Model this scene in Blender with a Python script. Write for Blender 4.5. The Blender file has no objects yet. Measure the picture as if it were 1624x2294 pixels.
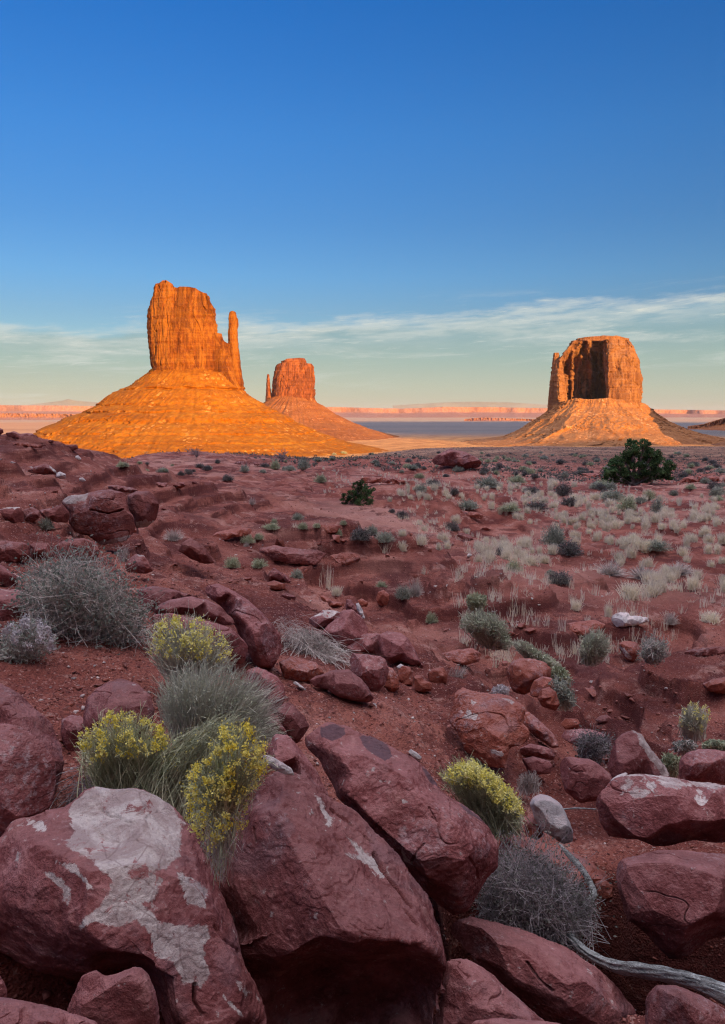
import bpy, bmesh, math, random
import numpy as np
from mathutils import Vector
from mathutils.geometry import delaunay_2d_cdt

SC = bpy.context.scene
COL = SC.collection
R = math.radians

# ---------------------------------------------------------------- camera
PITCH = R(7.1)
FPX, CX, CY = 1799.0, 812.0, 1146.5          # photo read on a 1624 x 2293 sheet
cam_data = bpy.data.cameras.new("camera")
cam = bpy.data.objects.new("camera", cam_data)
COL.objects.link(cam)
cam.location = (0, 0, 0)
cam.rotation_euler = (R(90) - PITCH, 0, 0)
cam_data.sensor_fit = 'VERTICAL'
cam_data.angle = 2 * math.atan(CY / FPX)
cam_data.clip_start = 0.05
cam_data.clip_end = 120000
SC.camera = cam

# ---------------------------------------------------------------- sun, sky, exposure
SUN_ANG = R(30)                               # to the right of straight behind the camera
SUN_EL = R(9.0)
SUNH = np.array([math.sin(SUN_ANG), -math.cos(SUN_ANG)])
sd = bpy.data.lights.new("sun", 'SUN')
sd.energy = 5.0
sd.angle = R(0.6)
sd.color = (1.0, 0.56, 0.17)
sun = bpy.data.objects.new("sun", sd)
COL.objects.link(sun)
sun.rotation_euler = Vector((SUNH[0] * math.cos(SUN_EL), SUNH[1] * math.cos(SUN_EL), math.sin(SUN_EL))).to_track_quat('Z', 'Y').to_euler()

world = bpy.data.worlds.new("World")
SC.world = world
world.use_nodes = True
SKY_STRENGTH = 0.075
HAZE = 0.9e-5
OVERHEAD_FILL = (1.32, 1.22, 1.36)
SC.view_settings.view_transform = 'Standard'
SC.view_settings.look = 'None'
SC.view_settings.exposure = 1.0
SC.view_settings.gamma = 1.0
try:
    SC.cycles.use_denoising = True
    SC.cycles.denoiser = 'OPENIMAGEDENOISE'
    SC.cycles.denoising_prefilter = 'NONE'
    SC.cycles.pixel_filter_type = 'BLACKMAN_HARRIS'
    SC.cycles.filter_width = 1.2
    SC.cycles.sample_clamp_indirect = 4.0
    SC.cycles.max_bounces = 6
    SC.cycles.diffuse_bounces = 2
    SC.cycles.glossy_bounces = 2
    SC.cycles.transmission_bounces = 2
    SC.cycles.volume_bounces = 0
    SC.cycles.transparent_max_bounces = 6
except Exception:
    pass


class NT:
    """small helper that writes node trees"""
    def __init__(s, tree):
        s.t = tree
        s.n = tree.nodes
        s.n.clear()

    def node(s, typ, **kw):
        x = s.n.new(typ)
        for k, v in kw.items():
            setattr(x, k, v)
        return x

    def link(s, a, b):
        s.t.links.new(a, b)

    def put(s, sock, v):
        if isinstance(v, bpy.types.NodeSocket):
            s.link(v, sock)
        elif isinstance(v, (tuple, list)) and len(v) == 3 and sock.type == 'RGBA':
            sock.default_value = (*v, 1)
        else:
            sock.default_value = v

    def math(s, op, a, b=0.0, c=None, clamp=False):
        x = s.node('ShaderNodeMath', operation=op, use_clamp=clamp)
        s.put(x.inputs[0], a)
        s.put(x.inputs[1], b)
        if c is not None:
            s.put(x.inputs[2], c)
        return x.outputs[0]

    def vmath(s, op, a, b=(0, 0, 0)):
        x = s.node('ShaderNodeVectorMath', operation=op)
        s.put(x.inputs[0], a)
        s.put(x.inputs[1], b)
        return x.outputs[0]

    def mix(s, f, a, b, blend='MIX'):
        x = s.node('ShaderNodeMix', data_type='RGBA', blend_type=blend)
        s.put(x.inputs[0], f)
        s.put(x.inputs[6], a)
        s.put(x.inputs[7], b)
        return x.outputs[2]

    def noise(s, vec, scale, detail=4, rough=0.55, dist=0.0):
        x = s.node('ShaderNodeTexNoise')
        s.put(x.inputs['Vector'], vec)
        x.inputs['Scale'].default_value = scale
        x.inputs['Detail'].default_value = detail
        x.inputs['Roughness'].default_value = rough
        x.inputs['Distortion'].default_value = dist
        return x.outputs['Fac']

    def voro(s, vec, scale, feature='F1', out='Distance', rnd=1.0):
        x = s.node('ShaderNodeTexVoronoi', feature=feature)
        s.put(x.inputs['Vector'], vec)
        x.inputs['Scale'].default_value = scale
        x.inputs['Randomness'].default_value = rnd
        return x.outputs[out]

    def step(s, v, lo, hi):
        x = s.node('ShaderNodeMapRange', interpolation_type='SMOOTHSTEP')
        s.put(x.inputs[0], v)
        x.inputs[1].default_value = lo
        x.inputs[2].default_value = hi
        return x.outputs[0]

    def ramp(s, v, stops, interp='LINEAR'):
        x = s.node('ShaderNodeValToRGB')
        cr = x.color_ramp
        cr.interpolation = interp
        while len(cr.elements) > 1:
            cr.elements.remove(cr.elements[-1])
        cr.elements[0].position = stops[0][0]
        cr.elements[0].color = (*stops[0][1], 1)
        for p, c in stops[1:]:
            e = cr.elements.new(p)
            e.color = (*c, 1)
        s.put(x.inputs[0], v)
        return x.outputs[0]

    def scale(s, vec, sx, sy, sz):
        return s.vmath('MULTIPLY', vec, (sx, sy, sz))

    def attr(s, name, out='Fac'):
        x = s.node('ShaderNodeAttribute')
        x.attribute_name = name
        return x.outputs[out]

    def bump(s, h, strength, dist, normal=None):
        x = s.node('ShaderNodeBump')
        s.put(x.inputs['Strength'], strength)
        x.inputs['Distance'].default_value = dist
        s.put(x.inputs['Height'], h)
        if normal is not None:
            s.link(normal, x.inputs['Normal'])
        return x.outputs[0]


def srgb(r, g, b):
    f = lambda c: (c / 255 / 12.92) if c / 255 <= 0.04045 else ((c / 255 + 0.055) / 1.055) ** 2.4
    return (f(r), f(g), f(b))


# sky: the Nishita sky, graded by height above the horizon, with the low band of thin evening cloud
nt = NT(world.node_tree)
sky = nt.node('ShaderNodeTexSky', sky_type='NISHITA', sun_disc=False)
sky.sun_elevation = SUN_EL
sky.sun_rotation = math.pi - SUN_ANG
sky.altitude = 1700
sky.air_density = 1.0
sky.dust_density = 0.4
sky.ozone_density = 3.0
tc = nt.node('ShaderNodeTexCoord').outputs['Generated']
nrm = nt.vmath('NORMALIZE', tc)
sep = nt.node('ShaderNodeSeparateXYZ')
nt.link(nrm, sep.inputs[0])
el = nt.math('MULTIPLY', nt.math('ARCSINE', sep.outputs[2]), 57.2958)          # degrees
azi = nt.math('MULTIPLY', nt.math('ARCTAN2', sep.outputs[0], sep.outputs[1]), 57.2958)
EXPK = 0.5 / SKY_STRENGTH        # turns a display colour into the sky node's own units
GRADE = [  # elevation in degrees, multiplier on the sky's own colour
    (0.0, (0.95, 0.72, 0.55)), (2.0, (0.90, 0.72, 0.58)), (4.0, (0.78, 0.70, 0.60)), (6.8, (0.67, 0.69, 0.69)),
    (9.2, (0.58, 0.74, 0.83)), (12.6, (0.47, 0.72, 0.90)), (18.0, (0.37, 0.77, 1.08)), (25.5, (0.20, 0.72, 1.20)),
    (31.0, (0.2, 0.7, 1.2)), (45.0, (0.4, 0.7, 1.1)), (90.0, (0.4, 0.7, 1.1)),
]
grade = nt.vmath('MULTIPLY', nt.ramp(nt.math('DIVIDE', el, 90.0, clamp=True), [(e / 90.0, tuple(v / 10 for v in c)) for e, c in GRADE]), (10, 10, 10))
base = nt.vmath('MULTIPLY', sky.outputs[0], grade)
# flat coordinates of the cloud sheet: degrees across, degrees up, stretched into streaks
cmb = nt.node('ShaderNodeCombineXYZ')
nt.put(cmb.inputs[0], azi)
nt.put(cmb.inputs[1], nt.math('SUBTRACT', el, nt.math('MULTIPLY', azi, 0.045)))
cvec = cmb.outputs[0]
elr = nt.math('SUBTRACT', el, nt.math('MULTIPLY', azi, 0.045))
w1 = nt.noise(nt.scale(cvec, 0.10, 0.35, 1), 1.0, 5, 0.6)
w2 = nt.noise(nt.scale(cvec, 0.22, 1.6, 1), 1.0, 6, 0.62, 0.3)
w3 = nt.noise(nt.scale(cvec, 0.07, 1.1, 1), 1.0, 5, 0.6)
edge = nt.math('ADD', 6.4, nt.math('MULTIPLY', nt.math('SUBTRACT', w1, 0.5), 4.0))
dd = nt.math('SUBTRACT', edge, elr)                                   # degrees under the top of the cloud sheet
veil = nt.math('MULTIPLY', nt.step(dd, -0.2, 0.9), nt.math('ADD', 0.62, nt.math('MULTIPLY', w3, 0.5)), clamp=True)
veil = nt.math('MULTIPLY', veil, 1.0)
vcol = nt.ramp(nt.math('DIVIDE', el, 10.0, clamp=True), [(0.0, srgb(205, 195, 172)), (0.15, srgb(194, 197, 177)), (0.35, srgb(170, 189, 178)), (0.55, srgb(148, 178, 182)), (0.8, srgb(150, 184, 205))])
vcol = nt.vmath('MULTIPLY', vcol, (EXPK, EXPK, EXPK))
c1 = nt.mix(veil, base, vcol)
rim = nt.math('MULTIPLY', nt.step(dd, -0.45, 0.2), nt.math('SUBTRACT', 1.0, nt.step(dd, 0.3, 2.4)))
rim = nt.math('MULTIPLY', rim, nt.step(w2, 0.30, 0.62))
w4 = nt.noise(nt.scale(cvec, 0.09, 0.75, 1), 1.0, 7, 0.66, 0.4)
band = nt.math('MULTIPLY', nt.step(w4, 0.50, 0.68), nt.math('MULTIPLY', nt.step(elr, 1.0, 2.5), nt.math('SUBTRACT', 1.0, nt.step(elr, 6.0, 8.2))))
w5 = nt.noise(nt.scale(cvec, 0.30, 3.2, 1), 1.0, 8, 0.7, 0.5)
wisp = nt.math('MULTIPLY', nt.step(w5, 0.55, 0.70), nt.math('MULTIPLY', nt.step(dd, -0.9, 0.2), nt.math('SUBTRACT', 1.0, nt.step(dd, 2.2, 4.2))))
st = nt.math('ADD', nt.math('ADD', nt.math('MULTIPLY', rim, 0.60), nt.math('MULTIPLY', wisp, 0.45)), nt.math('MULTIPLY', band, 0.50), clamp=True)
c2 = nt.mix(st, c1, tuple(v * EXPK for v in srgb(218, 222, 214)))
# bright overhead sheet, out of view, added to fill the shade in the valley
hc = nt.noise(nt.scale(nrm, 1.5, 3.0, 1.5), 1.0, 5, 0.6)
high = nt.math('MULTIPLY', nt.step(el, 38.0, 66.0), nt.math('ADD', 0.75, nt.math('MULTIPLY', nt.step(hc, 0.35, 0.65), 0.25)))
c2 = nt.mix(high, c2, tuple(v / SKY_STRENGTH for v in OVERHEAD_FILL))
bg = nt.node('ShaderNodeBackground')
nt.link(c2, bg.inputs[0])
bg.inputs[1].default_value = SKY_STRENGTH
wo = nt.node('ShaderNodeOutputWorld')
nt.link(bg.outputs[0], wo.inputs[0])


# ---------------------------------------------------------------- numbers: rays, noise, meshes
cp, sp = math.cos(PITCH), math.sin(PITCH)


def ray(px, py):
    """world direction (x, y, z) with y = 1 through a point of the sheet"""
    px = np.asarray(px, float); py = np.asarray(py, float)
    u = (px - CX) / FPX
    v = (CY - py) / FPX
    y = cp + v * sp
    return u / y, (-sp + v * cp) / y


def unproj(px, py, Y):
    tx, tz = ray(px, py)
    return np.stack([tx * Y, np.broadcast_to(Y, np.shape(tx)) * 1.0, tz * Y], -1)


def proj(P):
    P = np.asarray(P, float)
    d = P[..., 1] * cp - P[..., 2] * sp
    return CX + FPX * P[..., 0] / d, CY - FPX * (P[..., 1] * sp + P[..., 2] * cp) / d


_rng = np.random.default_rng(7)
_PERM = np.concatenate([_rng.permutation(1024)] * 3).astype(np.int32)
_G = _rng.normal(size=(1024, 3))
_G /= np.linalg.norm(_G, axis=1)[:, None]


def perlin(x, y, z=0.0, seed=0):
    x, y, z = np.broadcast_arrays(np.asarray(x, float), np.asarray(y, float), np.asarray(z, float))
    x = x + seed * 17.31; y = y + seed * 5.77; z = z + seed * 9.13
    xi = np.floor(x).astype(np.int64); yi = np.floor(y).astype(np.int64); zi = np.floor(z).astype(np.int64)
    fx, fy, fz = x - xi, y - yi, z - zi
    u, v, w = (t * t * t * (t * (t * 6 - 15) + 10) for t in (fx, fy, fz))
    out = 0
    for i in (0, 1):
        for j in (0, 1):
            for k in (0, 1):
                h = _PERM[_PERM[_PERM[(xi + i) & 1023] + ((yi + j) & 1023)] + ((zi + k) & 1023)]
                g = _G[h]
                d = g[..., 0] * (fx - i) + g[..., 1] * (fy - j) + g[..., 2] * (fz - k)
                out = out + d * (u if i else 1 - u) * (v if j else 1 - v) * (w if k else 1 - w)
    return out * 1.6


def fbm(x, y, z=0.0, oct=4, gain=0.5, seed=0, ridged=False):
    a, s, n = 1.0, 0, 0
    for o in range(oct):
        f = 2.03 ** o
        p = perlin(np.asarray(x) * f, np.asarray(y) * f, np.asarray(z) * f, seed + o * 3)
        s = s + a * ((1 - 2 * np.abs(p)) if ridged else p)
        n += a
        a *= gain
    return s / n


def smooth(x, a, b):
    t = np.clip((x - a) / (b - a), 0, 1)
    return t * t * (3 - 2 * t)


def mesh_obj(name, V, F, mat=None, parent=None, smooth_shade=True, attrs=None):
    me = bpy.data.meshes.new(name)
    V = np.asarray(V, np.float32)
    F = np.asarray(F, np.int32)
    me.vertices.add(len(V))
    me.vertices.foreach_set('co', V.ravel())
    k = F.shape[1]
    me.loops.add(F.size)
    me.polygons.add(len(F))
    me.loops.foreach_set('vertex_index', F.ravel())
    me.polygons.foreach_set('loop_start', np.arange(0, F.size, k, dtype=np.int32))
    me.polygons.foreach_set('loop_total', np.full(len(F), k, np.int32))
    if smooth_shade:
        me.polygons.foreach_set('use_smooth', np.ones(len(F), bool))
    for an, av in (attrs or {}).items():
        at = me.attributes.new(an, 'FLOAT', 'POINT')
        at.data.foreach_set('value', np.asarray(av, np.float32))
    me.update()
    me.validate()
    if mat is not None:
        me.materials.append(mat)
    o = bpy.data.objects.new(name, me)
    COL.objects.link(o)
    if parent is not None:
        o.parent = parent
    return o


def tag(o, label=None, cat=None, group=None, kind=None):
    for k, v in (('label', label), ('category', cat), ('group', group), ('kind', kind)):
        if v:
            o[k] = v
    return o


def empty(name, loc=(0, 0, 0)):
    o = bpy.data.objects.new(name, None)
    o.empty_display_size = 0.1
    COL.objects.link(o)
    o.location = loc
    return o


def recentre(o, base=None):
    """move a mesh's origin to its base without moving the mesh"""
    me = o.data
    n = len(me.vertices)
    co = np.empty(n * 3, np.float32)
    me.vertices.foreach_get('co', co)
    co = co.reshape(-1, 3)
    b = np.array([co[:, 0].mean(), co[:, 1].mean(), co[:, 2].min()]) if base is None else np.asarray(base)
    me.vertices.foreach_set('co', (co - b).astype(np.float32).ravel())
    o.location = tuple(float(v) for v in b)
    return o
# ---------------------------------------------------------------- materials
def new_mat(name):
    m = bpy.data.materials.new(name)
    m.use_nodes = True
    n = NT(m.node_tree)
    out = n.node('ShaderNodeOutputMaterial')
    b = n.node('ShaderNodeBsdfPrincipled')
    n.link(b.outputs[0], out.inputs[0])
    b.inputs['Roughness'].default_value = 0.9
    b.inputs['Specular IOR Level'].default_value = 0.15
    return m, n, b


def mat_ground():
    m, n, b = new_mat('red_dirt')
    pos = n.node('ShaderNodeNewGeometry').outputs['Position']
    dist = n.node('ShaderNodeVectorMath', operation='LENGTH')
    n.link(pos, dist.inputs[0])
    d = dist.outputs['Value']
    big = n.noise(pos, 0.045, 4, 0.6)
    mid = n.noise(pos, 0.5, 5, 0.62, 0.4)
    fine = n.noise(pos, 7.0, 6, 0.7)
    grit = n.voro(pos, 60.0, out='Color')
    gs = n.node('ShaderNodeSeparateXYZ')
    n.link(grit, gs.inputs[0])
    col = n.ramp(mid, [(0.32, (0.135, 0.040, 0.034)), (0.46, (0.25, 0.078, 0.058)), (0.58, (0.37, 0.135, 0.100)), (0.72, (0.52, 0.25, 0.195))])
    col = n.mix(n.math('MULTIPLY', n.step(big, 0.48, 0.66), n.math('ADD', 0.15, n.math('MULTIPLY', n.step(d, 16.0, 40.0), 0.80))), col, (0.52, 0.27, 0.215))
    lay = n.noise(n.scale(pos, 0.25, 0.25, 3.2), 1.0, 6, 0.7)
    col = n.mix(n.math('MULTIPLY', n.step(lay, 0.52, 0.58), 0.7), col, (0.105, 0.030, 0.028))
    col = n.mix(n.math('MULTIPLY', n.step(n.noise(pos, 1.6, 7, 0.75, 0.3), 0.55, 0.63), 0.55), col, (0.56, 0.33, 0.27))
    col = n.mix(n.math('MULTIPLY', n.step(fine, 0.50, 0.72), 0.55), col, (0.13, 0.036, 0.032))
    # grit: pale and dark chips near the camera
    near = n.math('SUBTRACT', 1.0, n.step(d, 12.0, 45.0))
    chip = n.math('MULTIPLY', n.step(gs.outputs[0], 0.90, 0.94), near)
    col = n.mix(n.math('MULTIPLY', chip, 0.55), col, (0.52, 0.30, 0.25))
    chip2 = n.math('MULTIPLY', n.step(gs.outputs[1], 0.80, 0.86), near)
    col = n.mix(n.math('MULTIPLY', chip2, 0.6), col, (0.12, 0.035, 0.034))
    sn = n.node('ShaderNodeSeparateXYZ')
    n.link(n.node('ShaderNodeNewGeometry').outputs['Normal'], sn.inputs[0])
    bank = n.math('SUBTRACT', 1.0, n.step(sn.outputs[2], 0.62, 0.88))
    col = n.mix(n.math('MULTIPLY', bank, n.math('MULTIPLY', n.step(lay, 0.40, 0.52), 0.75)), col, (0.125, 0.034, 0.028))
    # the gully floor and scoured sand, carried by the mesh
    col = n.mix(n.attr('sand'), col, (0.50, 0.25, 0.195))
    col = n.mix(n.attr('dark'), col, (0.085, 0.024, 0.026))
    # the plain: paler sand with scrub speckle, then orange flats further out
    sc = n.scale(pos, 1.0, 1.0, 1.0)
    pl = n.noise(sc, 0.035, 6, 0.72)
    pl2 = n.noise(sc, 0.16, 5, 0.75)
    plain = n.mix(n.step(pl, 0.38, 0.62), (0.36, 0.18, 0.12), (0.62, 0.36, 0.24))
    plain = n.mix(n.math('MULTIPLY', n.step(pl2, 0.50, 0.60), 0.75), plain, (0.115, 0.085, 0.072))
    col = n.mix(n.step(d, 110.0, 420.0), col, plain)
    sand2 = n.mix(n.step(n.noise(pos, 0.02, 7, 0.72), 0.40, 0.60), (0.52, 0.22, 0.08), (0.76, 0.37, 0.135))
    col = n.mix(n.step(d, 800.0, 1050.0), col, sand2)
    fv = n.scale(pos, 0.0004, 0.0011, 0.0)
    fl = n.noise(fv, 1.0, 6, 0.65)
    far_shade = n.ramp(fl, [(0.3, (0.17, 0.15, 0.14)), (0.5, (0.22, 0.20, 0.19)), (0.68, (0.27, 0.21, 0.18))])  # the far valley's shade put into the ground colour as grey
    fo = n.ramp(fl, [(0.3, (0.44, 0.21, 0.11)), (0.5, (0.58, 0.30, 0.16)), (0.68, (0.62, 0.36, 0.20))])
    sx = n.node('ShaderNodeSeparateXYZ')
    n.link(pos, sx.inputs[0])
    far0 = n.mix(n.step(n.math('DIVIDE', sx.outputs[0], sx.outputs[1]), -0.20, -0.10), fo, far_shade)
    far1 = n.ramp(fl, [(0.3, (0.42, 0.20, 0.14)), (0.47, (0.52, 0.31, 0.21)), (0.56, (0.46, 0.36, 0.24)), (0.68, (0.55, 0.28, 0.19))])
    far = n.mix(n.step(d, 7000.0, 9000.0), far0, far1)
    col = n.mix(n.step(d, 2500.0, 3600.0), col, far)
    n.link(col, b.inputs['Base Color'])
    h = n.math('ADD', n.math('MULTIPLY', fine, 0.6), n.math('MULTIPLY', n.voro(pos, 60.0), 0.35))
    h = n.math('ADD', h, n.math('MULTIPLY', n.noise(pos, 1.9, 8, 0.75, 0.4), 2.2))
    h2 = n.math('ADD', h, n.math('MULTIPLY', n.noise(pos, 40.0, 3, 0.6), 0.35))
    bn0 = n.bump(n.noise(pos, 0.11, 8, 0.72), n.step(d, 60.0, 300.0), 7.0)
    bn = n.bump(h2, 0.85, 0.06, bn0)
    n.link(bn, b.inputs['Normal'])
    b.inputs['Roughness'].default_value = 0.95
    return m


def mat_rock(name='sandstone', dark=(0.115, 0.032, 0.030), mid=(0.235, 0.076, 0.072), light=(0.40, 0.168, 0.160), pale=(0.60, 0.53, 0.49), bump=1.0, s=1.0):
    m, n, b = new_mat(name)
    tc = n.node('ShaderNodeTexCoord').outputs['Object']
    oi = n.node('ShaderNodeObjectInfo').outputs['Random']
    off = n.node('ShaderNodeCombineXYZ')
    n.put(off.inputs[0], n.math('MULTIPLY', oi, 37.0))
    n.put(off.inputs[1], n.math('MULTIPLY', oi, 19.0))
    v = n.vmath('ADD', tc, off.outputs[0])
    big = n.noise(v, 2.2 * s, 5, 0.6, 0.5)
    mid_n = n.noise(v, 9.0 * s, 6, 0.62)
    fine = n.noise(v, 55.0 * s, 5, 0.7)
    col = n.ramp(n.math('ADD', n.math('MULTIPLY', big, 0.55), n.math('MULTIPLY', mid_n, 0.45)), [(0.34, dark), (0.50, mid), (0.64, light)])
    col = n.mix(n.math('MULTIPLY', n.step(fine, 0.50, 0.66), 0.40), col, light)
    col = n.mix(n.math('MULTIPLY', n.step(n.noise(v, 38.0 * s, 6, 0.75), 0.54, 0.66), 0.45), col, tuple(0.7 * c for c in dark))
    # weathering: purple-grey varnish, and small pale flecks where flakes came off
    var = n.math('MULTIPLY', n.step(n.noise(v, 3.4 * s, 5, 0.6, 0.6), 0.54, 0.68), 0.55)
    col = n.mix(var, col, (0.22, 0.125, 0.135))
    lt = n.math('MULTIPLY', n.step(n.noise(v, 5.0 * s, 8, 0.72, 0.3), 0.55, 0.70), 0.5)
    col = n.mix(lt, col, (0.50, 0.27, 0.235))
    dr = n.math('MULTIPLY', n.step(n.noise(n.scale(v, 1, 1, 0.45), 7.0 * s, 8, 0.74, 0.6), 0.54, 0.66), 0.65)
    col = n.mix(dr, col, (0.145, 0.045, 0.043))
    sepn = n.node('ShaderNodeSeparateXYZ')
    n.link(n.node('ShaderNodeNewGeometry').outputs['Normal'], sepn.inputs[0])
    dust = n.math('MULTIPLY', n.step(n.math('ADD', sepn.outputs[2], n.math('MULTIPLY', n.math('SUBTRACT', mid_n, 0.5), 1.2)), 0.45, 0.95), 0.28)
    col = n.mix(dust, col, (0.46, 0.26, 0.245))
    fl = n.math('MULTIPLY', n.step(n.noise(v, 22.0 * s, 6, 0.7), 0.60, 0.66), n.step(mid_n, 0.46, 0.58))
    col = n.mix(n.math('MULTIPLY', fl, 0.75), col, tuple(0.85 * c for c in pale))
    gz = n.math('MULTIPLY', n.step(n.noise(v, 1.7 * s, 4, 0.6), 0.50, 0.62), n.step(n.noise(v, 30.0 * s, 7, 0.75), 0.50, 0.60))
    col = n.mix(n.math('MULTIPLY', gz, 0.45), col, (0.46, 0.36, 0.36))
    # pale mineral crust and dark varnish patches that the boulder's mesh carries
    wn = n.math('SUBTRACT', n.noise(v, 10.0 * s, 9, 0.76, 0.7), 0.5)
    a = n.step(n.math('ADD', n.attr('pale'), n.math('MULTIPLY', wn, 2.3)), 0.44, 0.60)
    pv = n.mix(n.step(n.noise(v, 6.0 * s, 7, 0.72, 0.6), 0.40, 0.60), (pale[0] * 0.66, pale[1] * 0.58, pale[2] * 0.58), pale)
    ce = n.voro(n.vmath('ADD', n.scale(v, 1, 1, 1), n.vmath('MULTIPLY', n.node('ShaderNodeTexNoise').outputs['Color'], (0.05, 0.05, 0.05))), 9.0 * s, feature='DISTANCE_TO_EDGE')
    pv = n.mix(n.math('MULTIPLY', n.math('SUBTRACT', 1.0, n.step(ce, 0.0, 0.05)), n.math('MULTIPLY', n.step(big, 0.45, 0.6), 0.55)), pv, (0.20, 0.13, 0.125))
    pv = n.mix(n.math('MULTIPLY', n.step(fine, 0.50, 0.66), 0.4), pv, (pale[0] * 0.55, pale[1] * 0.48, pale[2] * 0.47))
    col = n.mix(a, col, pv)
    dk = n.step(n.math('ADD', n.attr('varnish'), n.math('MULTIPLY', wn, 1.5)), 0.42, 0.60)
    col = n.mix(n.math('MULTIPLY', dk, 0.72), col, (0.075, 0.058, 0.072))
    rnd = n.math('ADD', 0.86, n.math('MULTIPLY', oi, 0.28))
    cc = n.node('ShaderNodeCombineXYZ')
    for i in range(3):
        n.put(cc.inputs[i], rnd)
    col = n.vmath('MULTIPLY', col, cc.outputs[0])
    n.link(col, b.inputs['Base Color'])
    flake = n.voro(n.scale(v, 1, 1, 1.6), 7.0 * s, feature='DISTANCE_TO_EDGE')
    h = n.math('ADD', n.math('MULTIPLY', mid_n, 0.55), n.math('MULTIPLY', fine, 0.48))
    h = n.math('ADD', h, n.math('MULTIPLY', n.step(n.noise(v, 4.0 * s, 6, 0.62, 0.2), 0.49, 0.505), 0.07))
    bn = n.bump(h, 0.8 * bump, 0.035 / s)
    n.link(bn, b.inputs['Normal'])
    b.inputs['Roughness'].default_value = 0.85
    return m


def mat_butte(name, c_lo, c_mid, c_hi, strata=0.35, streak=1.0):
    m, n, b = new_mat(name)
    pos = n.node('ShaderNodeNewGeometry').outputs['Position']
    v1 = n.noise(n.scale(pos, 0.06, 0.06, 0.010), 1.0, 6, 0.65, 0.4)
    v2 = n.noise(n.scale(pos, 0.20, 0.20, 0.03), 1.0, 5, 0.65)
    st = n.noise(n.scale(pos, 0.004, 0.004, 0.16), 1.0, 5, 0.65)
    f = n.noise(pos, 0.35, 6, 0.7)
    t = n.math('ADD', n.math('MULTIPLY', v1, 0.5 * streak), n.math('MULTIPLY', v2, 0.35 * streak))
    t = n.math('ADD', t, n.math('MULTIPLY', st, strata))
    t = n.math('ADD', t, n.math('MULTIPLY', f, 1.0 - 0.85 * streak - strata + 0.15))
    col = n.ramp(t, [(0.42, c_lo), (0.52, c_mid), (0.62, c_hi)])
    pat = n.step(n.noise(n.scale(pos, 0.030, 0.030, 0.010), 1.0, 7, 0.66, 0.8), 0.47, 0.56)
    col = n.mix(n.math('MULTIPLY', pat, 0.62), col, c_lo)
    fr = n.step(n.noise(n.scale(pos, 0.05, 0.05, 0.02), 1.0, 6, 0.7, 2.0), 0.58, 0.63)
    col = n.mix(n.math('MULTIPLY', fr, 0.5), col, c_hi)
    n.link(col, b.inputs['Base Color'])
    h = n.math('ADD', n.math('MULTIPLY', v2, 1.0), n.math('MULTIPLY', f, 1.0))
    h = n.math('ADD', h, n.math('MULTIPLY', st, strata * 1.5))
    n.link(n.bump(h, 0.7, 5.0), b.inputs['Normal'])
    return m


def mat_talus(name, c_lo, c_mid, c_hi):
    m, n, b = new_mat(name)
    pos = n.node('ShaderNodeNewGeometry').outputs['Position']
    st = n.noise(n.scale(pos, 0.006, 0.006, 0.10), 1.0, 4, 0.6)
    f = n.noise(pos, 0.10, 6, 0.75)
    g = n.voro(pos, 0.22, out='Color')
    gs = n.node('ShaderNodeSeparateXYZ')
    n.link(g, gs.inputs[0])
    t = n.math('ADD', n.math('MULTIPLY', st, 0.35), n.math('MULTIPLY', f, 0.65))
    col = n.ramp(t, [(0.40, c_lo), (0.52, c_mid), (0.64, c_hi)])
    patch = n.step(n.noise(pos, 0.018, 4, 0.6), 0.50, 0.62)
    rocks = n.math('MULTIPLY', n.step(gs.outputs[0], 0.80, 0.9), patch)
    col = n.mix(n.math('MULTIPLY', rocks, 0.7), col, tuple(min(0.8, c * 1.45 + 0.05) for c in c_hi))
    n.link(col, b.inputs['Base Color'])
    h = n.math('ADD', n.math('MULTIPLY', n.voro(pos, 0.22), 0.6), f)
    h = n.math('ADD', h, n.math('MULTIPLY', st, 0.3))
    n.link(n.bump(h, 0.6, 2.5), b.inputs['Normal'])
    return m


def mat_plain(name, c1, c2, sc=8.0, rough=0.85, var=0.0, lo=0.35, hi=0.65, thin=0.0):
    m, n, b = new_mat(name)
    tc = n.node('ShaderNodeTexCoord').outputs['Object']
    f = n.noise(tc, sc, 4, 0.65)
    col = n.mix(n.step(f, lo, hi), c1, c2)
    if var:
        oi = n.node('ShaderNodeObjectInfo').outputs['Random']
        a = n.math('ADD', 1.0 - var / 2, n.math('MULTIPLY', oi, var))
        cc = n.node('ShaderNodeCombineXYZ')
        for i in range(3):
            n.put(cc.inputs[i], a)
        col = n.vmath('MULTIPLY', col, cc.outputs[0])
    n.link(col, b.inputs['Base Color'])
    b.inputs['Roughness'].default_value = rough
    if thin:                      # thin plant matter lets light through
        tr = n.node('ShaderNodeBsdfTranslucent')
        n.link(col, tr.inputs['Color'])
        mx = n.node('ShaderNodeMixShader')
        mx.inputs[0].default_value = thin
        n.link(b.outputs[0], mx.inputs[1])
        n.link(tr.outputs[0], mx.inputs[2])
        out = [q for q in n.n if q.type == 'OUTPUT_MATERIAL'][0]
        n.link(mx.outputs[0], out.inputs[0])
    return m


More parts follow.
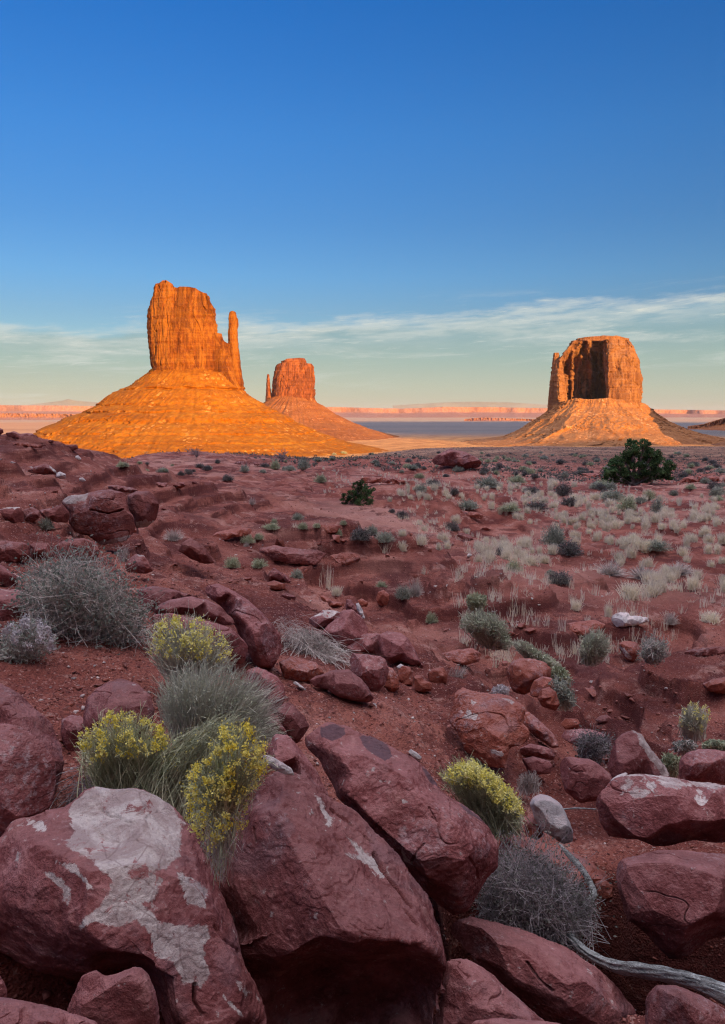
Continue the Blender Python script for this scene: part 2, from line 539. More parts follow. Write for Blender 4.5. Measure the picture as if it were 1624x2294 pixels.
M = {}
M['ground'] = mat_ground()
M['rock'] = mat_rock()
M['cliff_w'] = mat_butte('west_cliff', (0.105, 0.028, 0.006), (0.25, 0.070, 0.010), (0.37, 0.135, 0.020))
M['talus_w'] = mat_talus('west_talus', (0.235, 0.070, 0.005), (0.33, 0.108, 0.006), (0.42, 0.170, 0.016))
M['cliff_e'] = mat_butte('east_cliff', (0.12, 0.034, 0.016), (0.26, 0.075, 0.028), (0.38, 0.125, 0.048))
M['talus_e'] = mat_talus('east_talus', (0.23, 0.072, 0.022), (0.31, 0.105, 0.030), (0.39, 0.15, 0.045))
M['cliff_m'] = mat_butte('merrick_cliff', (0.17, 0.066, 0.036), (0.27, 0.112, 0.050), (0.37, 0.175, 0.082))
M['talus_m'] = mat_talus('merrick_talus', (0.27, 0.108, 0.040), (0.36, 0.155, 0.056), (0.43, 0.205, 0.082))
# ---------------------------------------------------------------- the ground as one sheet
# (sheet x, sheet y, metres ahead): where the visible ground lies
GP = [
    (0, 985, 30), (0, 1040, 20), (0, 1100, 15), (0, 1200, 11.5), (0, 1300, 8.5), (0, 1400, 7), (0, 1520, 5.4), (0, 1700, 4.2), (0, 1950, 3.3), (0, 2293, 2.4),
    (150, 1003, 48), (150, 1060, 24), (150, 1130, 15.5), (150, 1250, 10.5),
    (300, 1019, 105), (300, 1050, 58), (300, 1100, 29), (300, 1200, 15.5), (300, 1300, 10.5), (300, 1400, 7.7), (300, 1520, 5.9), (300, 1700, 4.6), (300, 1950, 3.5), (300, 2293, 2.5),
    (600, 1020, 150), (600, 1050, 85), (600, 1100, 48), (600, 1200, 27), (600, 1300, 15.5), (600, 1400, 10.2), (600, 1550, 7.2), (600, 1700, 5.5), (600, 1950, 3.9), (600, 2293, 2.7),
    (900, 1009, 620), (900, 1030, 210), (900, 1055, 125), (900, 1100, 68), (900, 1150, 44), (900, 1250, 26.5), (900, 1350, 17), (900, 1450, 12), (900, 1560, 9), (900, 1700, 6.6), (900, 1950, 4.5), (900, 2293, 2.9),
    (1200, 1003, 820), (1200, 1030, 230), (1200, 1060, 130), (1200, 1100, 78), (1200, 1150, 50), (1200, 1200, 37), (1200, 1300, 24.5), (1200, 1400, 18), (1200, 1500, 14), (1200, 1600, 10.8), (1200, 1720, 8.3), (1200, 1950, 5.6), (1200, 2293, 3.4),
    (1624, 1001, 900), (1624, 1030, 250), (1624, 1060, 130), (1624, 1100, 80), (1624, 1200, 39), (1624, 1300, 26), (1624, 1400, 19), (1624, 1500, 14.8), (1624, 1600, 11.5), (1624, 1720, 8.6), (1624, 1950, 5.8), (1624, 2293, 3.6),
]
# hidden and far ground: (tan of bearing, metres ahead, height)
GH = [(-0.45, 60, -9), (-0.45, 140, -20), (-0.45, 420, -38), (-0.45, 1000, -62), (-0.30, 300, -33), (-0.12, 300, -33), (-0.30, 700, -55), (-0.10, 700, -52),
      (0.45, 1600, -72), (0.2, 1600, -74), (0.0, 1500, -76), (-0.2, 1300, -74), (-0.45, 1800, -80), (0.45, 2600, -88), (0.1, 2600, -90), (-0.3, 2600, -90),
      (-0.7, 30, -1.0), (-0.7, 8, -1.6), (-0.7, 3, -1.8), (0.7, 30, -6.0), (0.7, 8, -4.0), (0.7, 3, -2.9), (0, 1.0, -1.7), (-0.6, 1.0, -1.7), (0.6, 1.0, -1.9),
      (-0.7, 200, -20), (0.7, 200, -12), (-0.7, 1500, -75), (0.7, 1500, -72)]
for tb in (-0.7, -0.3, 0, 0.3, 0.7):
    for Y, z in ((5000, -92), (9000, -94), (16000, -96), (30000, -100)):
        GH.append((tb, Y, z))
_pts, _val = [], []
for px, py, Y in GP:
    tx, tz = ray(px, py)
    _pts.append((float(tx), math.log(Y)))
    _val.append(float(tz) * Y)
for tb, Y, z in GH:
    _pts.append((tb, math.log(Y)))
    _val.append(z)
_pts = np.array(_pts)
_val = np.array(_val)
# work on asinh(height) so that near and far share one scale
_KX = 3.0
_tv = np.arcsinh(_val)


def _phi(r2):
    return 0.5 * r2 * np.log(r2 + 1e-12)


_P = np.stack([_pts[:, 0] * _KX, _pts[:, 1]], 1)
_n = len(_P)
_A = np.zeros((_n + 3, _n + 3))
_A[:_n, :_n] = _phi(((_P[:, None] - _P[None]) ** 2).sum(-1)) + np.eye(_n) * 0.004
_A[:_n, _n] = _A[_n, :_n] = 1
_A[:_n, _n + 1:] = _P
_A[_n + 1:, :_n] = _P.T
_W = np.linalg.solve(_A, np.concatenate([_tv, np.zeros(3)]))


def rbf(tb, lY):
    q = np.stack([np.clip(tb, -0.9, 0.9) * _KX, lY], -1).reshape(-1, 2)
    out = np.empty(len(q))
    for i in range(0, len(q), 20000):
        c = q[i:i + 20000]
        out[i:i + 20000] = _phi(((c[:, None] - _P[None]) ** 2).sum(-1)) @ _W[:_n] + _W[_n] + c @ _W[_n + 1:]
    return np.sinh(out).reshape(np.shape(tb))


_GT = np.linspace(-0.9, 0.9, 361)
_GL = np.linspace(math.log(0.55), math.log(70000), 520)
_GZ = rbf(*np.meshgrid(_GT, _GL, indexing='ij'))

_GA = np.arcsinh(_GZ)


def _grid(tb, lY):
    a = (np.clip(tb, -0.9, 0.9) + 0.9) / 1.8 * 360
    b = (np.clip(lY, _GL[0], _GL[-1]) - _GL[0]) / (_GL[-1] - _GL[0]) * 519
    i = np.minimum(a.astype(int), 359); j = np.minimum(b.astype(int), 518)
    u, v = a - i, b - j
    g = _GA
    return np.sinh((1 - u) * ((1 - v) * g[i, j] + v * g[i, j + 1]) + u * ((1 - v) * g[i + 1, j] + v * g[i + 1, j + 1]))


# mounds, banks and the gully: (sheet x, sheet y, metres ahead, radius across, radius along, height)
MOUNDS = [
    (870, 1062, 118, 9.0, 14.0, 1.5), (1010, 1050, 125, 12, 16, 1.6), (1060, 1062, 112, 5, 7, 1.2),
    (900, 1150, 52, 6.0, 6.0, 1.1), (1010, 1140, 50, 6.0, 5.0, 0.9), (1000, 1090, 72, 6, 5, -0.9), (820, 1140, 60, 3, 8, -1.0),
    (560, 1140, 36, 5, 5, 0.7), (330, 1105, 30, 4, 5, 0.5), (640, 1250, 24, 3.0, 2.0, 0.75), (760, 1245, 24.5, 2.0, 1.6, 0.5),
    (960, 1290, 23.5, 3.5, 3.0, 0.7), (1230, 1350, 20.5, 3.2, 2.2, 0.6), (800, 1300, 20.5, 1.6, 3.0, -0.55), (880, 1340, 17.0, 1.2, 2.0, -0.4),
    (1150, 1410, 16.2, 1.4, 2.0, -0.8), (1300, 1500, 13.0, 1.6, 1.8, -0.9), (1380, 1600, 10.6, 1.3, 1.6, -0.7), (1250, 1530, 12.4, 1.2, 1.4, -0.5),
    (1560, 1500, 14.6, 2.0, 1.3, 0.5), (1450, 1570, 12.3, 0.9, 0.9, 0.35),
    (960, 1480, 11.6, 1.5, 1.1, 0.45), (1080, 1560, 9.8, 1.0, 0.9, 0.45), (1140, 1650, 8.4, 0.6, 0.5, 0.3), (850, 1640, 7.6, 1.1, 0.8, 0.15),
    (1100, 1180, 43, 3, 8, -0.8), (1060, 1200, 38, 2, 4, -0.5), (1300, 1230, 34, 6, 3, 0.5), (1530, 1180, 42, 6, 4, 0.6),
    (60, 1000, 27, 4, 4, 0.25), (1450, 1180, 41, 2.2, 2.5, -0.5),
]
_MD = []
for px, py, Y, rx, ry, h in MOUNDS:
    tx, tz = ray(px, py)
    _MD.append((float(tx) * Y, Y, rx, ry, h))
# bouldery hollows at the foot of the picture: the ground drops away between the blocks
PITS = [(-0.75, 2.45, 0.75, 0.55, 1.5), (0.35, 3.25, 0.75, 0.75, 1.8), (2.35, 4.78, 1.0, 0.57, 3.4), (1.60, 4.95, 0.34, 0.75, 2.6), (1.15, 4.3, 0.6, 0.5, 1.6)]


def macro(X, Y):
    X = np.asarray(X, float); Y = np.asarray(Y, float)
    Ys = np.maximum(Y, 0.6)
    z = _grid(X / Ys, np.log(Ys))
    for mx, my, rx, ry, h in _MD:
        z = z + h * np.exp(-((X - mx) / rx) ** 2 - ((Y - my) / ry) ** 2)
    for mx, my, rx, ry, h in PITS:
        z = z - h * np.exp(-((X - mx) / rx) ** 6 - ((Y - my) / ry) ** 6)
    return z


def height(X, Y):
    X = np.asarray(X, float); Y = np.asarray(Y, float)
    z = macro(X, Y)
    d = np.hypot(X, Y)
    mid = smooth(d, 6, 18) * (1 - smooth(d, 250, 700))
    z = z + mid * (0.42 * fbm(X / 9, Y / 9, 0, 3, 0.5, 1) + 0.20 * fbm(X / 2.2, Y / 2.2, 0, 4, 0.55, 2)) - mid * 0.28 * smooth(fbm(X / 5, Y / 6, 0, 3, 0.5, 3, True), 0.25, 0.7)
    z = z + smooth(d, 60, 160) * (1 - smooth(d, 900, 1500)) * 1.4 * fbm(X / 45, Y / 45, 0, 3, 0.5, 4) + smooth(d, 900, 1400) * (1 - smooth(d, 6000, 12000)) * 5.0 * fbm(X / 150, Y / 150, 0, 4, 0.55, 44, True)
    # hard beds stand out as little ledges
    stp = 0.42
    zz = z + 0.15 * fbm(X / 5, Y / 5, 0, 2, 0.5, 5)
    q = zz / stp
    fr = q - np.floor(q)
    ter = (np.floor(q) + smooth(fr, 0.72, 0.97)) * stp
    m = mid * smooth(fbm(X / 7, Y / 7, 0, 2, 0.5, 6), -0.2, 0.1) * 0.9
    z = z + (ter - zz) * m
    z2 = z + 0.10 * fbm(X / 1.7, Y / 1.7, 0, 3, 0.55, 15)
    q2 = z2 / 0.17
    f2 = q2 - np.floor(q2)
    m2 = smooth(d, 7, 12) * (1 - smooth(d, 40, 80)) * smooth(fbm(X / 4, Y / 4, 0, 2, 0.5, 16), -0.1, 0.12) * 0.9
    z = z + ((np.floor(q2) + smooth(f2, 0.66, 0.94)) * 0.17 - z2) * m2
    nearw = 1 - smooth(d, 10, 60)
    z = z + (0.5 + 0.5 * smooth(d, 2, 6)) * nearw * (0.06 * fbm(X / 0.6, Y / 0.6, 0, 3, 0.55, 8) + 0.026 * fbm(X / 0.13, Y / 0.12, 0, 2, 0.6, 9, True))
    rgh = smooth(d, 5, 10) * (1 - smooth(d, 60, 130))
    rg = fbm(X / 1.1, Y / 1.1, 0, 4, 0.6, 13)
    z = z + rgh * (0.15 * np.round(rg * 5) / 5 + 0.04 * fbm(X / 0.35, Y / 0.35, 0, 2, 0.6, 14, True) * (1 - smooth(d, 25, 45)))
    z = z + smooth(d, 15, 60) * (1 - smooth(d, 100, 250)) * 0.05 * fbm(X / 0.9, Y / 0.9, 0, 2, 0.5, 11)
    return z


def ground_at(px, py, lo=1.2, hi=1400.0):
    """where the ray through a sheet point first meets the ground"""
    tx, tz = ray(px, py)
    Ys = np.exp(np.linspace(math.log(lo), math.log(hi), 700))
    g = height(float(tx) * Ys, Ys) - float(tz) * Ys
    hit = np.nonzero(g > 0)[0]
    i = hit[0] if len(hit) else len(Ys) - 1
    Y = Ys[i]
    return np.array([float(tx) * Y, Y, float(height(float(tx) * Y, Y))])


def build_ground():
    th_in = np.linspace(-R(36), R(36), 620)
    th_out = np.linspace(R(36), R(324), 74)[1:-1]
    th = np.concatenate([th_in, th_out])
    r = [0.5]
    while r[-1] < 60000:
        rr = r[-1]
        r.append(rr * (1.03 if rr < 1.5 else 1.0050 if rr < 60 else 1.0075 if rr < 250 else 1.018 if rr < 1500 else 1.045))
    r = np.array(r)
    RR, TT = np.meshgrid(r, th, indexing='ij')
    X = RR * np.sin(TT); Y = RR * np.cos(TT)
    front = Y > 0.6
    Z = np.empty_like(X)
    Z[front] = height(X[front], Y[front])
    # beside and behind the camera: a gentle bench that joins up with the front
    d = np.hypot(X, Y)
    bench = np.where(d < 400, -1.7 - 0.006 * d, 0)
    bench = -1.7 - 0.012 * np.minimum(d, 500) - 84 * smooth(d, 500, 2600) * 1.0
    side = smooth(np.abs(X) / np.maximum(Y, 0.3), 0.8, 1.6)
    side = np.where(Y <= 0.6, 1.0, side)
    Z = np.where(front, Z, 0) * (1 - side) + bench * side
    nr, ntn = X.shape
    idx = np.arange(nr * ntn).reshape(nr, ntn)
    nx = np.roll(idx, -1, axis=1)
    F = np.stack([idx[:-1], nx[:-1], nx[1:], idx[1:]], -1).reshape(-1, 4)
    V = np.stack([X, Y, Z], -1).reshape(-1, 3)
    # closing disc under the camera
    V = np.vstack([V, [[0, 0, -1.7]]])
    c = len(V) - 1
    fan = np.array([[c, (k + 1) % ntn, k, k] for k in range(ntn)])
    x, y = V[:, 0], V[:, 1]
    # scoured pale sand, and darker patches along the gully and banks
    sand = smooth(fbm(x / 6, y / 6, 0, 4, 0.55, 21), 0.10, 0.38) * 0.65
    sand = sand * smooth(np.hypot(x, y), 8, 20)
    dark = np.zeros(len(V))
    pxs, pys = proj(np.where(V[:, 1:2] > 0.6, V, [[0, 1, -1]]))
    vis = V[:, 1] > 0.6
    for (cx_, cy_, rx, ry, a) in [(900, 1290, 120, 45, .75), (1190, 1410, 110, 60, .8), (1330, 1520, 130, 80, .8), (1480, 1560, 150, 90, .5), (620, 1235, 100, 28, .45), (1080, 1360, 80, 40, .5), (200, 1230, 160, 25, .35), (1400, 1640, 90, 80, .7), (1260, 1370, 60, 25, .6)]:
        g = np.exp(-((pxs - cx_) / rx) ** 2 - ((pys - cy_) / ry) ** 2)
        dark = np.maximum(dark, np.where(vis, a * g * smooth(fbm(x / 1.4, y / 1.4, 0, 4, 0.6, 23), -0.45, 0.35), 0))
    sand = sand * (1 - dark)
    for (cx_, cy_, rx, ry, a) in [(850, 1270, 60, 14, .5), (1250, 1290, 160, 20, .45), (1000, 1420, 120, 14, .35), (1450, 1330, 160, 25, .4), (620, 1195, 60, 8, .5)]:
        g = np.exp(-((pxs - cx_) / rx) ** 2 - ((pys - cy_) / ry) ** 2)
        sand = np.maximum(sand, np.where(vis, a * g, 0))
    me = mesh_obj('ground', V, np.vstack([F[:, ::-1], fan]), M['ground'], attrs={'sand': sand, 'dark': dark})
    tag(me, kind='structure')
    return me


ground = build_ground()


# ---------------------------------------------------------------- buttes: lofted walls read off the photo, with real depth
def tab(pairs, q):
    p = sorted(pairs)
    return np.interp(q, [a for a, b in p], [b for a, b in p])


def superellipse(n, e=2.6):
    t = np.linspace(0, 2 * np.pi, n, endpoint=False)
    a = np.sign(np.cos(t)) * np.abs(np.cos(t)) ** (2 / e)
    b = np.sign(np.sin(t)) * np.abs(np.sin(t)) ** (2 / e)
    return a, b


def foot_poly(pts, n):
    """resample a closed footprint evenly; x in -1..1 across, y in -1 (front) .. 1 (back)"""
    P = np.array(pts + [pts[0]], float)
    L = np.concatenate([[0], np.cumsum(np.hypot(*(np.diff(P, axis=0).T)))])
    q = np.linspace(0, L[-1], n, endpoint=False)
    return np.interp(q, L, P[:, 0]), np.interp(q, L, P[:, 1])


def loft(name, mat, parent, Y, left, right, top, base, depth, origin, dy=0.0, foot=None, nu=420, nv=150, disp=None, seed=0, cap=True, vert=False, mod=None):
    """left/right: (sheet y, sheet x) outline; top/base: (sheet x, sheet y); depth: (sheet y, half depth in m)"""
    a, b = foot if foot is not None else superellipse(nu)
    nu = len(a)
    ymin = min(p[1] for p in top); ymax = max(p[1] for p in base)
    t = np.linspace(0, 1, nv)[:, None]
    s = ymax + (ymin - ymax) * t
    xl, xr = tab(left, s), tab(right, s)
    a = np.broadcast_to(a[None], (nv, nu))
    b = np.broadcast_to(b[None], (nv, nu))
    if mod is not None:
        a, b = mod(a, b, t)
    px = (xl + xr) / 2 + a * (xr - xl) / 2
    if vert:                       # upright joints: the plan keeps its width and the outline trims it
        w0, w1 = xl.min(), xr.max()
        px = np.clip((w0 + w1) / 2 + a * (w1 - w0) / 2, xl, xr) * 0.94 + px * 0.06
    py = tab(base, px) * (1 - t) + tab(top, px) * t
    D = tab(depth, s) * b + dy
    rings_px, rings_py, rings_D = [px], [py], [D]
    if cap:
        for k in (0.97, 0.9, 0.75, 0.5, 0.25, 0.02):
            mid_ = (xl[-1] + xr[-1]) / 2
            cpx = mid_ + (px[-1] - mid_) * k
            rings_px.append(cpx[None]); rings_D.append((tab(depth, s[-1]) * b[-1] * k + dy)[None])
            rings_py.append((tab(top, cpx) - 0.5 * (1 - k))[None])
    px, py, D = (np.vstack(q) for q in (rings_px, rings_py, rings_D))
    tx, tz = ray(px, py)
    P = np.stack([tx * (Y + D), Y + D, tz * Y], -1)
    if disp is not None:
        dP = np.roll(P, -1, 1) - np.roll(P, 1, 1)
        N = np.stack([dP[..., 1], -dP[..., 0]], -1)
        N /= np.linalg.norm(N, axis=-1, keepdims=True) + 1e-9
        fade = np.ones(P.shape[:2])
        if cap:
            fade[nv:] = np.array([1, .8, .5, .2, 0, 0])[:, None]
        am, dz = disp(P, seed)
        P[..., 0] += N[..., 0] * am * fade
        P[..., 1] += N[..., 1] * am * fade
        P[..., 2] += dz * fade
    n = P.shape[0]
    idx = np.arange(n * nu).reshape(n, nu)
    nx = np.roll(idx, -1, 1)
    F = np.stack([idx[:-1], nx[:-1], nx[1:], idx[1:]], -1).reshape(-1, 4)
    V = P.reshape(-1, 3) - np.asarray(origin)
    return mesh_obj(name, V, F, mat, parent)


def d_cliff(P, seed, k=1.0, flute=5.0, strat=1.6):
    x, y, z = P[..., 0], P[..., 1], P[..., 2]
    w = z * 0.10 + 6 * perlin(x / 60, y / 60, z / 60, seed + 5)
    c1 = fbm(x / 17 / k, y / 17 / k, z / 190 + seed, 3, 0.55, seed, True)
    c2 = fbm(x / 48 / k, y / 48 / k, z / 260 + seed, 2, 0.5, seed + 3)
    c3 = np.abs(perlin(x / 15 / k, y / 15 / k, z / 130 + seed, seed + 7))
    beds = perlin(0 * x + seed, 0, z / 7.0, seed + 9) + 0.5 * perlin(x / 40, y / 40, z / 3.2, seed + 10)
    blk = np.floor(2.0 * fbm(x / 20, y / 20, z / 45, 2, 0.5, seed + 12)) / 2.0
    am = flute * (0.7 * c2 - 0.55 * np.maximum(c1, 0) ** 2 + 0.60 * blk) - flute * 0.55 * (1 - smooth(c3, 0.0, 0.05)) + strat * beds
    return am, np.zeros_like(x)


def d_talus(P, seed, gul=9.0, strat=3.0, rock=2.2, led=(), c=(0, 0), nf=9.0):
    x, y, z = P[..., 0], P[..., 1], P[..., 2]
    th = np.arctan2(x - c[0], -(y - c[1]))
    rr = np.hypot(x - c[0], y - c[1])
    low = smooth(-z, -40, 60)
    g = fbm(th * nf + 0.25 * perlin(rr / 70, th * 3, 0, seed + 1), rr / 260, seed, 4, 0.55, seed, True)
    beds = perlin(0 * x, 0 * x, z / 7.5 + seed, seed + 4) + 0.6 * perlin(x / 150, 0 * x, z / 3.1 + seed, seed + 6)
    r = fbm(x / 9, y / 9, z / 9, 3, 0.6, seed + 2)
    blocks = np.maximum(fbm(x / 14, y / 14, z / 14, 2, 0.6, seed + 3, True) - 0.45, 0) * smooth(fbm(x / 70, y / 70, z / 70, 2, 0.5, seed + 11), -0.05, 0.25)
    am = gul * 1.25 * (g - 0.5) * (0.5 + 0.8 * low) - 5.0 * low + strat * 0.3 * beds + rock * r + rock * 4.0 * blocks
    for z0, wdt, a in led:
        zz = z + 3 * perlin(th * 4, 0 * x, 0, seed + 8)
        k = 0.35 + 0.65 * smooth(fbm(th * 7, 0 * x, z0, 2, 0.5, seed + 9), -0.3, 0.2)
        am = am + k * (-a * 0.6 * np.exp(-((zz - z0) / wdt) ** 2) + a * 0.28 * np.exp(-((zz - z0 - wdt * 2.2) / wdt) ** 2))
    return am, rock * 0.4 * fbm(x / 6, y / 6, z / 6, 2, 0.6, seed + 5)


def zpy(py, Y):
    return float(ray(CX, py)[1]) * Y


def butte(name, label, Y, px, py):
    o = empty(name, tuple(unproj(px, py, Y)))
    return tag(o, label, 'butte'), np.array(o.location)


# the tall mitten with its thumb, left
YW = 1460.0
wb, ow = butte('sandstone_butte', 'tall glowing orange sandstone butte at left with a thin thumb pillar beside its block', YW, 440, 1015)
loft('cliff', M['cliff_w'], wb, YW,
     left=[(860, 342), (830, 337), (790, 333), (760, 331), (740, 329.5), (700, 330), (680, 333), (660, 337), (645, 342), (633, 346)],
     right=[(880, 515), (860, 512), (820, 506), (790, 500), (768, 494), (740, 486), (700, 483), (675, 481), (660, 478), (650, 470), (633, 466)],
     top=[(340, 650), (345, 640), (357, 637), (362, 633), (370, 632.5), (384, 641), (388, 648), (396, 650), (402, 647.5), (420, 648), (438, 651), (443, 655), (455, 661), (472, 664), (481, 672)],
     base=[(330, 835), (400, 838), (460, 845), (520, 866)],
     depth=[(633, 34), (700, 44), (860, 62)], origin=ow, nu=620, nv=210,
     disp=lambda P, s: d_cliff(P, s, 1.0, 5.5, 1.3), seed=3, vert=True)
loft('shoulder', M['cliff_w'], wb, YW,
     left=[(870, 470), (740, 470)], right=[(870, 541), (845, 538), (800, 528), (775, 521), (740, 516)],
     top=[(470, 742), (484, 746), (487, 749), (497, 751), (498, 762), (504, 768), (514, 772), (545, 780)],
     base=[(460, 868), (545, 880)], depth=[(740, 24), (870, 50)], origin=ow, dy=-8, nu=300, nv=90,
     disp=lambda P, s: d_cliff(P, s, 0.8, 4.0, 1.2), seed=6)
loft('spire', M['cliff_w'], wb, YW,
     left=[(880, 512), (800, 513), (772, 511), (745, 510), (725, 511.5), (712, 511), (704, 512.5), (698, 514)],
     right=[(880, 548), (855, 546), (830, 542), (790, 537.5), (770, 535), (740, 532), (728, 534.5), (712, 534.5), (708, 531), (698, 529)],
     top=[(510, 701), (514, 699), (520, 697.5), (526, 699), (534, 703)], base=[(510, 880), (546, 885)],
     depth=[(698, 7), (725, 9), (772, 13), (880, 34)], origin=ow, dy=-4, nu=160, nv=170,
     disp=lambda P, s: d_cliff(P, s, 0.5, 1.1, 0.6), seed=9)
loft('talus', M['talus_w'], wb, YW,
     left=[(1045, -40), (1015, 10), (990, 45), (965, 78), (950, 110), (938, 142), (925, 178), (910, 214), (890, 240), (872, 268), (869, 284), (855, 306), (845, 320), (833, 336), (822, 346)],
     right=[(1045, 1000), (1015, 895), (1000, 840), (985, 780), (965, 728), (945, 690), (920, 645), (895, 600), (876, 570), (862, 548), (850, 543), (822, 530)],
     top=[(330, 826), (440, 826), (548, 848)], base=[(-60, 1045), (950, 1045)],
     depth=[(1045, 430), (1015, 340), (990, 275), (965, 225), (938, 180), (910, 135), (872, 95), (850, 78), (822, 55)],
     origin=ow, nu=900, nv=230, seed=12,
     disp=lambda P, s: d_talus(P, s, 5.0, 1.4, 1.8, c=(-290, 1460), nf=8, led=((zpy(874, YW), 1.8, 10), (zpy(908, YW), 1.2, 4), (zpy(924, YW), 1.5, 7), (zpy(946, YW), 4.0, 11), (zpy(968, YW), 1.5, 6), (zpy(984, YW), 1.2, 5), (zpy(996, YW), 1.0, 4))))

# the smaller mitten behind it
YE = 2900.0
eb, oe = butte('sandstone_butte', 'smaller red sandstone butte with a short thumb, standing behind the tall orange one', YE, 660, 985)
loft('cliff', M['cliff_e'], eb, YE,
     left=[(905, 608), (885, 609), (860, 611), (830, 614.5), (818, 617), (811, 620)], right=[(910, 709), (890, 707), (860, 705.5), (830, 704.5), (818, 703), (811, 701)],
     top=[(608, 822), (618, 817), (628, 814.5), (660, 813), (700, 816), (708, 822)], base=[(600, 905), (712, 912)],
     depth=[(811, 66), (905, 92)], origin=oe, nu=420, nv=130, disp=lambda P, s: d_cliff(P, s, 1.6, 8.5, 2.2), seed=15)
loft('cap_rock', M['cliff_e'], eb, YE,
     left=[(822, 626), (811, 627), (803, 630)], right=[(822, 691), (811, 690), (803, 687)],
     top=[(626, 812), (629, 809), (637, 808.5), (641, 805), (655, 804.2), (672, 803), (684, 804), (686, 810), (691, 812)], base=[(620, 822), (695, 822)],
     depth=[(803, 48), (822, 58)], origin=oe, nu=240, nv=36, disp=lambda P, s: d_cliff(P, s, 0.8, 4, 4), seed=18)
loft('spire', M['cliff_e'], eb, YE,
     left=[(900, 594.5), (885, 595.5), (860, 596.5), (845, 597.3), (837, 598.5)], right=[(900, 622), (880, 614), (870, 609.5), (862, 607), (850, 605.2), (842, 605.4), (837, 603.5)],
     top=[(595, 840), (600, 838), (603, 838.5), (606, 856), (612, 868), (620, 880)], base=[(590, 905), (620, 905)],
     depth=[(837, 7), (900, 30)], origin=oe, nu=90, nv=90, disp=lambda P, s: d_cliff(P, s, 0.5, 1.8, 1), seed=21)
loft('talus', M['talus_e'], eb, YE,
     left=[(990, 430), (960, 480), (930, 530), (905, 575), (893, 594), (886, 604)],
     right=[(1000, 1010), (985, 925), (970, 868), (955, 822), (940, 785), (922, 752), (908, 733), (900, 722), (894, 709), (886, 703)],
     top=[(590, 893), (650, 884), (712, 893)], base=[(400, 1000), (1010, 1000)],
     depth=[(1000, 620), (970, 420), (940, 270), (908, 150), (893, 100), (886, 80)],
     origin=oe, nu=700, nv=130, seed=24, disp=lambda P, s: d_talus(P, s, 14, 2.0, 2.0, c=(-245, 2900), nf=8, led=((zpy(960, YE), 3, 6),)))

# the great block on the right with its shaded alcove
YM = 2200.0
mb, om = butte('sandstone_butte', 'massive block shaped sandstone butte at right with a dark shaded alcove in its wall', YM, 1335, 985)
FT = [(-1.0, 0.25), (-0.99, -0.30), (-0.94, -0.46), (-0.90, -0.30), (-0.87, -0.28), (-0.84, -0.62), (-0.76, -0.78), (-0.70, -0.60), (-0.68, 0.10), (-0.62, 0.34), (-0.56, 0.18), (-0.50, 0.22), (-0.45, 0.42), (-0.15, 0.46), (-0.06, 0.36), (0.0, 0.48), (0.12, 0.44), (0.20, 0.38),
      (0.215, -0.20), (0.22, -0.90), (0.26, -0.98), (0.55, -1.0), (0.80, -0.97), (0.95, -0.75), (1.0, -0.45), (0.99, 0.6), (0.7, 1.0), (-0.7, 1.0)]


def m_alcove(a, b, t):
    # the alcove narrows upward: its roof climbs to the right, and its edges wander
    tt = 0.78 + 0.24 * np.clip((a + 0.66) / 0.62, 0, 1) + 0.16 * perlin(a * 8, t * 2, 0, 31)
    inside = (a > -0.70) & (a < 0.214) & (b > -0.35) & (b < 0.6)
    w = smooth(t + 0 * a, tt - 0.10, tt + 0.06)
    b = np.where(inside, b - 0.10 + 0.34 * perlin(a * 8, t * 0.8, 0, 35) - 0.22 * smooth(perlin(a * 17, t * 1.2, 0, 36), 0.1, 0.3), b)
    b2 = np.where(inside, b + w * (-0.52 + 0.10 * perlin(a * 14, 0 * t, 0, 32) - b), b)
    a2 = a + np.where(np.abs(a) < 0.9, 0.030 * perlin(t * 5 + 0 * a, a * 2, 0, 33) + 0.018 * perlin(t * 16 + 0 * a, a * 5, 0, 34), 0)
    return a2, b2


loft('cliff', M['cliff_m'], mb, YM, mod=m_alcove,
     left=[(915, 1227), (890, 1228), (872, 1229), (850, 1232), (826, 1236), (800, 1240), (790, 1252), (778, 1265), (766, 1285)],
     right=[(915, 1438), (898, 1436), (870, 1439), (850, 1439), (813, 1436.5), (795, 1433), (783, 1428), (770, 1416), (766, 1410)],
     top=[(1227, 800), (1250, 791), (1265, 779), (1289, 765), (1350, 764), (1412, 765), (1430, 783), (1440, 800)], base=[(1220, 918), (1445, 918)],
     depth=[(766, 62), (800, 82), (915, 112)], origin=om, foot=foot_poly(FT, 640), nv=190,
     disp=lambda P, s: d_cliff(P, s, 1.15, 9.0, 2.2), seed=27, vert=True)
loft('pinnacle', M['cliff_m'], mb, YM,
     left=[(915, 1226), (873, 1228.5), (826, 1235.5), (793, 1238.5)], right=[(915, 1274), (870, 1268), (826, 1262), (793, 1254)],
     top=[(1238, 794), (1241, 792.5), (1251, 792), (1254, 796)], base=[(1220, 918), (1265, 918)],
     depth=[(793, 14), (915, 26)], origin=om, dy=-30, nu=120, nv=130, disp=lambda P, s: d_cliff(P, s, 0.9, 2.6, 1.2), seed=30)
loft('cap_rock', M['cliff_m'], mb, YM,
     left=[(778, 1282), (766, 1287), (755, 1289), (750, 1290)], right=[(785, 1424), (770, 1416), (757, 1411), (750, 1408)],
     top=[(1287, 757), (1290, 755), (1320, 752), (1345, 750.5), (1350, 749), (1372, 750.5), (1382, 749), (1392, 752), (1408, 755), (1412, 762)], base=[(1280, 785), (1425, 788)],
     depth=[(749, 34), (785, 50)], origin=om, dy=56, nu=420, nv=50, disp=lambda P, s: d_cliff(P, s, 0.8, 5, 3.0), seed=33)
